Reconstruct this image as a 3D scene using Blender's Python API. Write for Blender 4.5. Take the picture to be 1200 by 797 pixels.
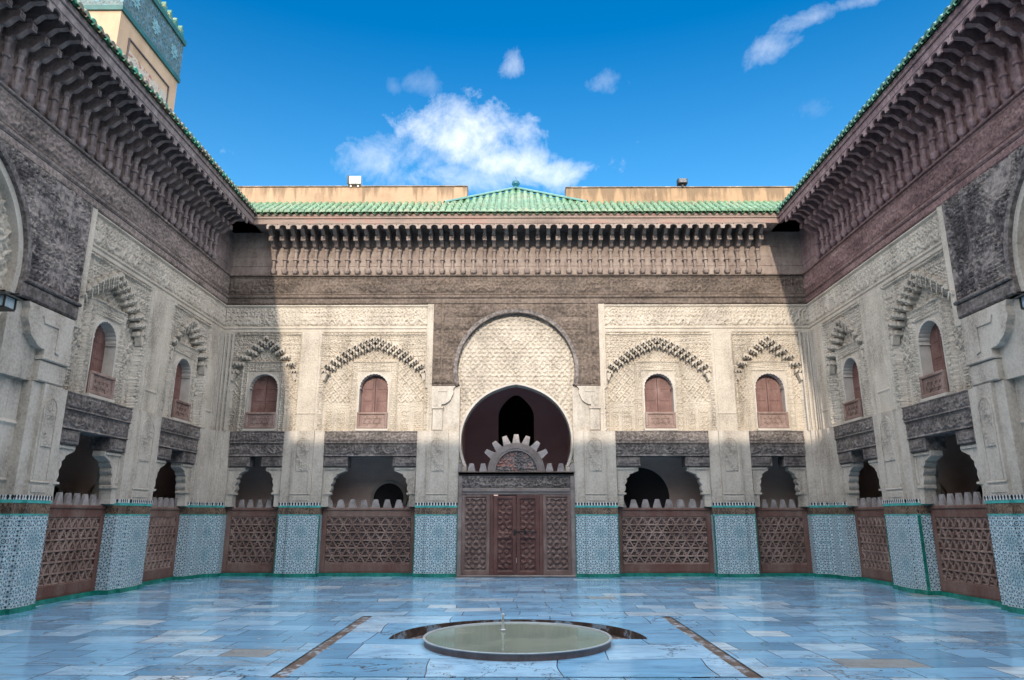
import bpy, math, random
import numpy as np
from math import radians as R, sin, cos, pi, tan, atan2, sqrt
from mathutils import Matrix, Vector

random.seed(7)
rng = np.random.default_rng(7)
sc = bpy.context.scene
for o in list(bpy.data.objects):
    bpy.data.objects.remove(o)
COL = sc.collection

# ------------------------------------------------------------------ camera
HW, D, SY = 8.0, 18.5, 8.9          # half width of the court, back wall, centre of the side walls
cam_d = bpy.data.cameras.new('camera')
cam = bpy.data.objects.new('camera', cam_d)
COL.objects.link(cam)
cam.location = (0, 0, 1.5)
cam.rotation_euler = (R(90 + 14.04), 0, R(0.34))
cam_d.sensor_width = 36
cam_d.lens = 822 / 1200 * 36
cam_d.clip_end = 3000
sc.camera = cam

# ------------------------------------------------------------------ sky, sun, exposure
SUN_EL = 19.4
SUN_DX = 0.06                         # sun travels slightly to the right
sd = Vector((SUN_DX, cos(R(SUN_EL)), -sin(R(SUN_EL)))).normalized()   # direction of travel
el = math.asin(-sd.z)
az = math.atan2(-sd.x, -sd.y)         # compass angle of the sun from +Y

world = bpy.data.worlds.new('World')
sc.world = world
world.use_nodes = True
wt = world.node_tree
wn, wl = wt.nodes, wt.links
wn.clear()
wout = wn.new('ShaderNodeOutputWorld')
bg = wn.new('ShaderNodeBackground')
bg.inputs['Strength'].default_value = 0.15
sky = wn.new('ShaderNodeTexSky')
sky.sky_type = 'NISHITA'
sky.sun_disc = False
sky.sun_elevation = el
sky.sun_rotation = az
sky.altitude = 400
sky.air_density = 1.0
sky.dust_density = 0.3
sky.ozone_density = 2.5
tcw = wn.new('ShaderNodeTexCoord')


def wmath(op, a, b=None, c=None, clamp=False):
    n = wn.new('ShaderNodeMath')
    n.operation = op
    n.use_clamp = clamp
    for i, v in enumerate((a, b, c)):
        if v is None:
            continue
        if isinstance(v, (int, float)):
            n.inputs[i].default_value = v
        else:
            wl.new(v, n.inputs[i])
    return n.outputs[0]


SKY_TINT = (0.0, 0.52, 0.80)
SKY_LOW = (0.36, 0.80, 0.90)
CLOUD = 5.2
FILL_DECK = (11.8, 12.3, 13.4)
mixt = wn.new('ShaderNodeMix')
mixt.data_type = 'RGBA'
mixt.blend_type = 'MULTIPLY'
mixt.inputs['Factor'].default_value = 1.0
wl.new(sky.outputs[0], mixt.inputs[6])
sepz = wn.new('ShaderNodeSeparateXYZ')
wl.new(tcw.outputs['Generated'], sepz.inputs[0])
tr = wn.new('ShaderNodeValToRGB')
tr.color_ramp.elements[0].position = 0.36
tr.color_ramp.elements[0].color = (*SKY_LOW, 1)
tr.color_ramp.elements[1].position = 0.61
tr.color_ramp.elements[1].color = (*SKY_TINT, 1)
wl.new(sepz.outputs[2], tr.inputs[0])
wl.new(tr.outputs[0], mixt.inputs[7])

# clouds: puffs at fixed compass directions, broken by noise
noi = wn.new('ShaderNodeTexNoise')
noi.inputs['Scale'].default_value = 14.0
noi.inputs['Detail'].default_value = 7
noi.inputs['Roughness'].default_value = 0.66
noi.inputs['Distortion'].default_value = 0.25
wl.new(tcw.outputs['Generated'], noi.inputs['Vector'])
nval = noi.outputs['Fac']
puffs = [  # direction x, z (with y filling up), radii, density, opacity
    ((-0.070, 0.500), (0.085, 0.034), 1.30, 0.90), ((-0.130, 0.478), (0.060, 0.030), 1.05, 0.50),
    ((-0.015, 0.472), (0.080, 0.026), 1.20, 0.80), ((0.050, 0.456), (0.055, 0.022), 1.20, 0.75),
    ((-0.170, 0.462), (0.060, 0.026), 0.95, 0.55), ((-0.075, 0.528), (0.030, 0.016), 1.10, 0.70),
    ((-0.143, 0.505), (0.025, 0.014), 0.90, 0.35), ((-0.055, 0.455), (0.13, 0.020), 1.15, 0.60),
    ((-0.008, 0.577), (0.022, 0.015), 1.05, 0.50), ((0.109, 0.557), (0.030, 0.014), 0.95, 0.28),
    ((-0.129, 0.557), (0.030, 0.014), 0.90, 0.20), ((-0.165, 0.552), (0.016, 0.012), 0.90, 0.18),
    ((0.355, 0.582), (0.050, 0.010), 1.10, 0.45), ((0.318, 0.566), (0.035, 0.016), 1.05, 0.38), ((0.400, 0.585), (0.05, 0.010), 1.1, 0.45),
    ((0.365, 0.498), (0.035, 0.014), 0.85, 0.15),
]
total = None
sep = wn.new('ShaderNodeSeparateXYZ')
wl.new(tcw.outputs['Generated'], sep.inputs[0])
for (cx, cz), (rx, rz), dens, alpha in puffs:
    dx = wmath('DIVIDE', wmath('SUBTRACT', sep.outputs[0], cx), rx)
    dz = wmath('DIVIDE', wmath('SUBTRACT', sep.outputs[2], cz), rz)
    d2 = wmath('ADD', wmath('MULTIPLY', dx, dx), wmath('MULTIPLY', dz, dz))
    g = wmath('MULTIPLY', wmath('POWER', 2.718, wmath('MULTIPLY', d2, -0.8)), dens)
    g = wmath('MULTIPLY', wmath('MULTIPLY', wmath('SUBTRACT', wmath('ADD', wmath('MULTIPLY', g, 0.75), wmath('MULTIPLY', nval, 2.1)), 1.42), 1.15, clamp=True), alpha)
    total = g if total is None else wmath('MAXIMUM', total, g)
front = wmath('GREATER_THAN', sep.outputs[1], 0.2)
dens = total
dens = wmath('MULTIPLY', dens, front)
# unseen bright cloud deck added overhead and behind the viewer to lift the shade
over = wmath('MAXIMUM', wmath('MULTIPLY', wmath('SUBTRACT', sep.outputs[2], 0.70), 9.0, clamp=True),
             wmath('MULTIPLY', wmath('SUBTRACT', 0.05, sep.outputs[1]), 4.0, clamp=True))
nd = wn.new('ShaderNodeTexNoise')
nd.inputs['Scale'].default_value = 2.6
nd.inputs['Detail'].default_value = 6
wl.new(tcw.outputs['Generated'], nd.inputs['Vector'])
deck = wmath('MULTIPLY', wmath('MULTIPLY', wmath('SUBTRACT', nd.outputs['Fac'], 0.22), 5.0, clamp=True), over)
mixc = wn.new('ShaderNodeMix')
mixc.data_type = 'RGBA'
wl.new(dens, mixc.inputs['Factor'])
wl.new(mixt.outputs[2], mixc.inputs[6])
mixc.inputs[7].default_value = (CLOUD, CLOUD * 1.02, CLOUD * 1.06, 1)

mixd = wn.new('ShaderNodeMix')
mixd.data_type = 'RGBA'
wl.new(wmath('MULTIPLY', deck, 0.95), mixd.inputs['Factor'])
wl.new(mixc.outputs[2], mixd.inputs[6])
mixd.inputs[7].default_value = (*FILL_DECK, 1)
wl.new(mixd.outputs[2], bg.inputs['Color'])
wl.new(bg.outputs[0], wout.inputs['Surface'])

sun_d = bpy.data.lights.new('sun', 'SUN')
sun_d.energy = 2.0
sun_d.angle = R(0.8)
sun_d.color = (1.0, 0.89, 0.76)
sun = bpy.data.objects.new('sun', sun_d)
COL.objects.link(sun)
sun.rotation_euler = sd.to_track_quat('-Z', 'Y').to_euler()
sun.location = (-5, -20, 30)

vs = sc.view_settings
vs.view_transform = 'Standard'
vs.look = 'None'
vs.gamma = 1
vs.exposure = 0.90
vs.use_curve_mapping = False
sc.cycles.max_bounces = 12
sc.cycles.diffuse_bounces = 8


# ------------------------------------------------------------------ materials
class NT:
    def __init__(s, name):
        s.m = bpy.data.materials.new(name)
        s.m.use_nodes = True
        s.t = s.m.node_tree
        s.n, s.l = s.t.nodes, s.t.links
        s.b = s.n['Principled BSDF']
        s.tc = s.n.new('ShaderNodeTexCoord')
        s.o = s.tc.outputs['Object']

    def new(s, t, **kw):
        n = s.n.new(t)
        for k, v in kw.items():
            setattr(n, k, v)
        return n

    def put(s, sock, v):
        if isinstance(v, (int, float)):
            sock.default_value = v
        elif isinstance(v, (tuple, list)):
            sock.default_value = (*v, 1) if len(v) == 3 and sock.type == 'RGBA' else v
        else:
            s.l.new(v, sock)

    def math(s, op, a, b=None, c=None, clamp=False):
        n = s.new('ShaderNodeMath', operation=op)
        n.use_clamp = clamp
        for i, v in enumerate((a, b, c)):
            if v is not None:
                s.put(n.inputs[i], v)
        return n.outputs[0]

    def noise(s, scale=5, detail=4, rough=0.55, vec=None, stretch=None, dist=0.0):
        n = s.new('ShaderNodeTexNoise')
        n.inputs['Scale'].default_value = scale
        n.inputs['Detail'].default_value = detail
        n.inputs['Roughness'].default_value = rough
        n.inputs['Distortion'].default_value = dist
        v = vec or s.o
        if stretch:
            mp = s.new('ShaderNodeMapping')
            mp.inputs['Scale'].default_value = stretch
            s.l.new(v, mp.inputs['Vector'])
            v = mp.outputs[0]
        s.l.new(v, n.inputs['Vector'])
        return n.outputs['Fac']

    def ramp(s, fac, stops):
        n = s.new('ShaderNodeValToRGB')
        e = n.color_ramp.elements
        while len(e) > 1:
            e.remove(e[-1])
        for i, (p, c) in enumerate(stops):
            k = e[0] if i == 0 else e.new(p)
            k.position = p
            c = c if isinstance(c, (tuple, list)) else (c, c, c)
            k.color = (*c, 1)
        s.l.new(fac, n.inputs[0])
        return n.outputs[0]

    def mix(s, f, a, b, mode='MIX'):
        n = s.new('ShaderNodeMix', data_type='RGBA', blend_type=mode)
        s.put(n.inputs['Factor'], f)
        s.put(n.inputs[6], a)
        s.put(n.inputs[7], b)
        return n.outputs[2]

    def bump(s, h, strength=0.4, dist=0.02):
        n = s.new('ShaderNodeBump')
        n.inputs['Strength'].default_value = strength
        n.inputs['Distance'].default_value = dist
        s.l.new(h, n.inputs['Height'])
        s.l.new(n.outputs[0], s.b.inputs['Normal'])

    def fin(s, col, rough=0.8, **kw):
        s.put(s.b.inputs['Base Color'], col)
        s.put(s.b.inputs['Roughness'], rough)
        for k, v in kw.items():
            s.put(s.b.inputs[k], v)
        return s.m

    def xyz(s):
        n = s.new('ShaderNodeSeparateXYZ')
        s.l.new(s.o, n.inputs[0])
        return n.outputs


def mottled(name, cols, scale=1.4, rough=0.85, streak=None, bump=0.3, bscale=60, fine=0.35, vary=False, **kw):
    """cols: ramp of plain colours, broad patches plus vertical / horizontal grime plus grain"""
    t = NT(name)
    if vary:
        oi = t.new('ShaderNodeObjectInfo')
        off = t.new('ShaderNodeVectorMath', operation='SCALE')
        off.inputs[0].default_value = (7.0, 5.0, 3.0)
        t.l.new(oi.outputs['Random'], off.inputs['Scale'])
        ad = t.new('ShaderNodeVectorMath', operation='ADD')
        t.l.new(t.o, ad.inputs[0])
        t.l.new(off.outputs[0], ad.inputs[1])
        t.o = ad.outputs[0]
    a = t.noise(scale, 6, 0.62)
    if vary:
        a = t.math('ADD', a, t.math('MULTIPLY', t.math('SUBTRACT', oi.outputs['Random'], 0.5), 0.16))
    if streak:
        b = t.noise(1.0, 5, 0.6, stretch=streak)
        a = t.math('ADD', t.math('MULTIPLY', a, 0.5), t.math('MULTIPLY', b, 0.5))
    c = t.noise(bscale * 0.5, 3, 0.6)
    a = t.math('ADD', a, t.math('MULTIPLY', t.math('SUBTRACT', c, 0.5), fine))
    col = t.ramp(a, cols)
    t.bump(t.noise(bscale, 4, 0.65), bump, 0.012)
    return t.fin(col, rough, **kw)


STUCCO = mottled('carved_stucco', [(0.32, (0.24, 0.205, 0.165)), (0.44, (0.41, 0.355, 0.285)), (0.56, (0.51, 0.445, 0.36)), (0.75, (0.60, 0.53, 0.44))],
                 1.1, 0.9, streak=(2.6, 2.6, 0.45), bump=0.5, bscale=70, fine=0.55)
PLASTER = mottled('worn_plaster', [(0.34, (0.22, 0.19, 0.155)), (0.45, (0.39, 0.34, 0.28)), (0.56, (0.50, 0.445, 0.375)), (0.75, (0.60, 0.545, 0.465))],
                  0.9, 0.9, streak=(2.4, 2.4, 0.4), bump=0.45, bscale=45, fine=0.35)
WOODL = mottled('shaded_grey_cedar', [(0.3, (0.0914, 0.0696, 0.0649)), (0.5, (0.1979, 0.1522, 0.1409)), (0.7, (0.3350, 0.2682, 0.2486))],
                3, 0.8, streak=(6, 6, 1.2), bump=0.4, bscale=35, vary=True)  # bracket cedar copied darker for the left wall, its shade in the colour
REVEAL = mottled('pale_reveal_plaster', [(0.3, (0.38, 0.34, 0.29)), (0.6, (0.52, 0.47, 0.405))], 2.5, 0.85)
INNER = mottled('gallery_plaster', [(0.34, (0.50, 0.36, 0.31)), (0.5, (0.66, 0.50, 0.43)), (0.7, (0.78, 0.65, 0.57))], 0.9, 0.9, streak=(0.5, 0.5, 1.2))
INNER2 = mottled('vestibule_plaster', [(0.3, (0.70, 0.54, 0.55)), (0.7, (0.80, 0.64, 0.65))], 1.5, 0.85)
VOID = mottled('passage_shade_black', [(0.3, (0.02, 0.018, 0.02)), (0.7, (0.035, 0.03, 0.032))], 1.5, 0.9)  # near black, the shade inside the openings put into the colour
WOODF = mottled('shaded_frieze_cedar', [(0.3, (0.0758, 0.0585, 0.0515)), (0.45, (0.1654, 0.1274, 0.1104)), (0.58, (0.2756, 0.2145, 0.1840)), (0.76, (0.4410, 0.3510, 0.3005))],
                1.2, 0.8, streak=(0.6, 3, 5), bump=0.6, bscale=30, fine=0.75)  # frieze cedar copied lighter, evening out the left wall's shade in its colour
WOODP = mottled('sooty_carved_boards', [(0.38, (0.0394, 0.0312, 0.0310)), (0.47, (0.1116, 0.0925, 0.0857)), (0.53, (0.2231, 0.1875, 0.1667)), (0.68, (0.3938, 0.3313, 0.2917))],
                0.9, 0.8, bump=0.6, bscale=30, fine=0.55)
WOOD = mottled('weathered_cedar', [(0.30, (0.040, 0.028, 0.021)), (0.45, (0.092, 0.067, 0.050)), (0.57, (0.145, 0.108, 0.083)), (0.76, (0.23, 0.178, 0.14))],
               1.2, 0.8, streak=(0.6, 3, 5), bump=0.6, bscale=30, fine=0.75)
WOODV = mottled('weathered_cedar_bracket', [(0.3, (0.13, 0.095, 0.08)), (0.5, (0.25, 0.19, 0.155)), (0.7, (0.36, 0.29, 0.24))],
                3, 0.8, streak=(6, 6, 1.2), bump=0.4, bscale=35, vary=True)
WOODR = mottled('reddish_cedar', [(0.30, (0.0689, 0.0364, 0.0368)), (0.45, (0.1585, 0.0884, 0.0809)), (0.6, (0.2480, 0.1495, 0.1349)), (0.78, (0.3721, 0.2600, 0.2269))],
                1.2, 0.8, streak=(0.6, 3, 5), bump=0.6, bscale=30, fine=0.75)
FASCIA = mottled('faded_painted_fascia', [(0.3, (0.13, 0.085, 0.065)), (0.43, (0.20, 0.145, 0.115)), (0.53, (0.28, 0.20, 0.155)), (0.60, (0.29, 0.14, 0.11)), (0.70, (0.33, 0.25, 0.20))],
                 1.0, 0.8, streak=(0.5, 2, 8), bump=0.4)
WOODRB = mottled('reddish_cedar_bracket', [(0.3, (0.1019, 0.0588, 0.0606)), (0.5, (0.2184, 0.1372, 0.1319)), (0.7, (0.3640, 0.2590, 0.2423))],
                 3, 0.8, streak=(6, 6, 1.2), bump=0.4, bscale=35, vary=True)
WOODD = mottled('blackened_lintel_wood', [(0.28, (0.035, 0.028, 0.026)), (0.46, (0.10, 0.083, 0.074)), (0.58, (0.18, 0.152, 0.136)), (0.76, (0.30, 0.26, 0.235))],
                1.6, 0.75, streak=(0.7, 3, 6), bump=0.6, bscale=30, fine=0.8)
SCREEN = mottled('screen_wood', [(0.3, (0.1229, 0.0702, 0.0520)), (0.5, (0.2252, 0.1456, 0.1164)), (0.7, (0.3686, 0.2665, 0.2229))], 2.2, 0.7, streak=(3, 3, 1), bump=0.4, fine=0.4, vary=True)
SCREENB = mottled('screen_board_wood', [(0.3, (0.05, 0.034, 0.032)), (0.5, (0.10, 0.07, 0.065)), (0.7, (0.15, 0.105, 0.098))], 2.2, 0.75, streak=(3, 3, 1), bump=0.4, vary=True)
SCREENR = mottled('screen_frame_wood', [(0.36, (0.1056, 0.0391, 0.0277)), (0.5, (0.1428, 0.0782, 0.0596)), (0.68, (0.2111, 0.1437, 0.1150))], 1.2, 0.65, streak=(4, 4, 0.8), bump=0.3, vary=True)
MERLON = mottled('grey_merlon_wood', [(0.3, (0.16, 0.135, 0.125)), (0.55, (0.29, 0.255, 0.24)), (0.8, (0.38, 0.34, 0.32))], 5, 0.75, vary=True)
DOORR = mottled('red_door_wood', [(0.34, (0.055, 0.020, 0.016)), (0.5, (0.105, 0.040, 0.031)), (0.72, (0.17, 0.090, 0.072))], 2, 0.55, streak=(5, 5, 0.8), bump=0.3)
DOORP = mottled('carved_door_panel_wood', [(0.3, (0.085, 0.045, 0.036)), (0.5, (0.15, 0.092, 0.076)), (0.72, (0.25, 0.18, 0.155))], 3, 0.6, streak=(4, 4, 1), bump=0.3)
DOORG = mottled('grey_door_wood', [(0.3, (0.10, 0.075, 0.066)), (0.5, (0.185, 0.15, 0.135)), (0.75, (0.28, 0.245, 0.225))], 3, 0.7, streak=(1, 3, 5), bump=0.35)
TYMP = mottled('carved_tympanum_wood', [(0.42, (0.13, 0.11, 0.105)), (0.5, (0.22, 0.19, 0.175)), (0.56, (0.27, 0.16, 0.14)), (0.62, (0.36, 0.14, 0.10))], 2.6, 0.75)
SHUT = mottled('shutter_wood', [(0.32, (0.09, 0.040, 0.033)), (0.5, (0.165, 0.078, 0.062)), (0.72, (0.26, 0.16, 0.135))], 3, 0.6, streak=(5, 5, 1), bump=0.3)
IRON = mottled('black_iron', [(0.3, 0.02), (0.7, 0.05)], 6, 0.45, Metallic=0.6)
def drip_render(name, light, dark, heavy):
    t = NT(name)
    x, y, z = t.xyz()
    base = t.ramp(t.noise(1.2, 5, 0.6), [(0.35, dark), (0.5, light), (0.75, tuple(min(0.8, c * 1.12) for c in light))])
    d = t.noise(1.0, 5, 0.65, stretch=(4.5, 1, 0.5))
    hgt = t.math('MULTIPLY', t.math('ADD', z, 0.05), 0.30)
    m = t.math('MULTIPLY', t.math('SUBTRACT', t.math('ADD', d, hgt), heavy), 7.0, clamp=True)
    col = t.mix(t.math('MULTIPLY', m, 0.8), base, (0.16, 0.105, 0.06))
    t.bump(t.noise(40, 4), 0.3, 0.012)
    return t.fin(col, 0.9)


BEIGEL = drip_render('beige_render_with_drips', (0.39, 0.255, 0.155), (0.30, 0.195, 0.118), 0.72)
BEIGER = drip_render('beige_render_heavily_streaked', (0.35, 0.225, 0.125), (0.22, 0.14, 0.08), 0.64)
BEIGE = mottled('stained_beige_render', [(0.34, (0.17, 0.105, 0.06)), (0.43, (0.42, 0.28, 0.18)), (0.52, (0.60, 0.42, 0.28)), (0.8, (0.66, 0.48, 0.33))],
                0.9, 0.9, streak=(3.5, 3.5, 0.35), bump=0.3)
SANDR = mottled('minaret_render', [(0.34, (0.3327, 0.2090, 0.1245)), (0.5, (0.4599, 0.3087, 0.1937)), (0.75, (0.5480, 0.3847, 0.2536))], 0.5, 0.9, streak=(1, 1, 0.3))
GREEN = mottled('green_glazed_base_tile', [(0.3, (0.006, 0.10, 0.075)), (0.5, (0.012, 0.17, 0.125)), (0.75, (0.03, 0.26, 0.20))], 5, 0.25, bump=0.15)
TURQ = mottled('turquoise_glaze', [(0.3, (0.03, 0.24, 0.22)), (0.6, (0.07, 0.42, 0.37)), (0.8, (0.15, 0.5, 0.45))], 5, 0.3, bump=0.2)
RIDGE = mottled('turquoise_ridge_glaze', [(0.3, (0.0420, 0.1400, 0.1190)), (0.6, (0.0840, 0.2240, 0.1820)), (0.8, (0.1750, 0.2800, 0.2240))], 5, 0.35, bump=0.2)
WHITET = mottled('white_tile', [(0.3, 0.6), (0.7, 0.78)], 8, 0.3)
BLACKT = mottled('black_tile', [(0.3, 0.012), (0.7, 0.03)], 8, 0.3)
METAL = mottled('galvanised_metal', [(0.3, 0.45), (0.7, 0.62)], 4, 0.4, Metallic=0.5)
PALEM = mottled('pale_floodlight_glass', [(0.3, 0.62), (0.7, 0.75)], 4, 0.25)
LANG = mottled('lantern_glass', [(0.3, (0.25, 0.34, 0.38)), (0.7, (0.42, 0.52, 0.55))], 6, 0.1)
DIRT = mottled('damp_brown_mortar', [(0.34, (0.035, 0.022, 0.018)), (0.46, (0.075, 0.048, 0.036)), (0.55, (0.11, 0.08, 0.065)), (0.58, (0.22, 0.28, 0.34)), (0.75, (0.26, 0.38, 0.50))], 2.6, 0.6, bump=0.6, bscale=25, fine=0.6)
RIMSIDE = mottled('basin_side_stone', [(0.3, (0.09, 0.06, 0.058)), (0.55, (0.16, 0.115, 0.11)), (0.8, (0.24, 0.19, 0.18))], 4, 0.5, streak=(5, 5, 0.6))
RIMTOP = mottled('basin_rim_marble', [(0.3, (0.2600, 0.2990, 0.3250)), (0.7, (0.3770, 0.4160, 0.4420))], 4, 0.3)


def roof_tile_mat():
    t = NT('green_roof_tile_glaze')
    a = t.noise(9, 4, 0.6)
    b = t.noise(1.3, 4, 0.6)
    col = t.ramp(a, [(0.32, (0.02, 0.06, 0.03)), (0.44, (0.055, 0.155, 0.07)), (0.58, (0.10, 0.225, 0.11)), (0.76, (0.22, 0.30, 0.18))])
    col = t.mix(t.math('MULTIPLY', t.math('SUBTRACT', b, 0.52), 3.5, clamp=True), col, (0.21, 0.20, 0.12))
    t.bump(t.noise(30, 4), 0.4, 0.012)
    return t.fin(col, 0.38)


ROOF = roof_tile_mat()


ROOFD = mottled('dark_green_tile_glaze', [(0.3, (0.03, 0.06, 0.04)), (0.5, (0.05, 0.13, 0.085)), (0.64, (0.07, 0.22, 0.14)), (0.8, (0.14, 0.30, 0.19))], 7, 0.4, bump=0.4, bscale=30)


def roof_end_mat():
    t = NT('terracotta_and_green_tile')
    a = t.noise(6, 4, 0.6)
    col = t.ramp(a, [(0.38, (0.16, 0.12, 0.085)), (0.48, (0.20, 0.17, 0.10)), (0.55, (0.03, 0.20, 0.11)), (0.7, (0.07, 0.33, 0.20))])
    t.bump(t.noise(30, 4), 0.4, 0.012)
    return t.fin(col, 0.45)


ROOFE = roof_end_mat()


def zellij(name, lam=0.054, tint=(0.10, 0.30, 0.34), medal=True, dark=(0.014, 0.022, 0.038), white=(0.53, 0.62, 0.65)):
    """eight-fold star mosaic: four crossed waves cut into flat chips"""
    t = NT(name)
    x, y, z = t.xyz()
    u = t.math('ADD', x, y)
    k = 2 * pi / lam
    q = None
    for i in range(4):
        th = i * pi / 4 + 0.0
        p = t.math('ADD', t.math('MULTIPLY', u, k * cos(th)), t.math('MULTIPLY', z, k * sin(th)))
        c = t.math('COSINE', p)
        q = c if q is None else t.math('ADD', q, c)
    k2 = k / 2.414
    q2 = None
    for i in range(4):
        th = i * pi / 4 + pi / 8
        p = t.math('ADD', t.math('MULTIPLY', u, k2 * cos(th)), t.math('MULTIPLY', z, k2 * sin(th)))
        c = t.math('COSINE', p)
        q2 = c if q2 is None else t.math('ADD', q2, c)
    dk = t.math('GREATER_THAN', q, 1.05)
    te = t.math('LESS_THAN', q, -1.45)
    bl = t.math('GREATER_THAN', q2, 1.5)
    base = t.mix(te, white, tint)
    base = t.mix(t.math('MULTIPLY', bl, 0.5), base, (0.10, 0.26, 0.34))
    base = t.mix(dk, base, dark)
    if medal:
        for zc in (0.55, 1.10):
            d = t.math('SQRT', t.math('ADD', t.math('POWER', u, 2), t.math('POWER', t.math('SUBTRACT', z, zc), 2)))
            an = t.math('ARCTAN2', t.math('SUBTRACT', z, zc), u)
            st = t.math('MULTIPLY', t.math('COSINE', t.math('MULTIPLY', an, 12)), 0.035)
            rr = t.math('ADD', d, st)
            core = t.math('LESS_THAN', rr, 0.19)
            rays = t.math('GREATER_THAN', t.math('COSINE', t.math('MULTIPLY', an, 12)), t.math('SUBTRACT', t.math('MULTIPLY', d, 9), 1.3))
            mcol = t.mix(rays, (0.33, 0.45, 0.48), (0.06, 0.20, 0.25))
            base = t.mix(t.math('MULTIPLY', core, 0.45), base, mcol)
    g = t.noise(3, 4, 0.6)
    base = t.mix(t.math('MULTIPLY', t.math('SUBTRACT', g, 0.4), 0.9, clamp=True), base, (0.24, 0.27, 0.28))
    t.bump(q, 0.25, 0.004)
    rough = t.math('ADD', t.math('MULTIPLY', t.noise(9, 3), 0.35), 0.16)
    return t.fin(base, rough)


ZEL = zellij('zellij_mosaic')
ZELB = zellij('minaret_star_tile', 0.20, (0.055, 0.10, 0.09), False, (0.04, 0.075, 0.07), (0.10, 0.14, 0.125))


def dentil_mat():
    t = NT('black_and_white_dentil_tile')
    x, y, z = t.xyz()
    u = t.math('ADD', x, y)
    f = t.math('ABSOLUTE', t.math('SUBTRACT', t.math('FRACT', t.math('DIVIDE', u, 0.075)), 0.5))
    zz = t.math('DIVIDE', t.math('SUBTRACT', z, 1.745), 0.075)
    d = t.math('LESS_THAN', f, t.math('SUBTRACT', 0.36, t.math('MULTIPLY', t.math('ABSOLUTE', t.math('SUBTRACT', zz, 0.6)), 0.35)))
    col = t.mix(d, (0.62, 0.64, 0.63), (0.012, 0.012, 0.015))
    return t.fin(col, 0.3)


DENT = dentil_mat()


def script_mat():
    t = NT('brown_inscription_tile')
    a = t.noise(10, 4, 0.6, stretch=(2.2, 2.2, 1.0), dist=1.4)
    m = t.math('ABSOLUTE', t.math('SUBTRACT', a, 0.5))
    c1 = t.ramp(t.noise(1.8, 4), [(0.35, (0.16, 0.10, 0.065)), (0.6, (0.28, 0.185, 0.12)), (0.75, (0.36, 0.28, 0.22))])
    col = t.mix(t.math('LESS_THAN', m, 0.045), c1, (0.03, 0.024, 0.024))
    t.bump(m, 0.4, 0.01)
    return t.fin(col, 0.45)


SCRIPT = script_mat()


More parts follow.
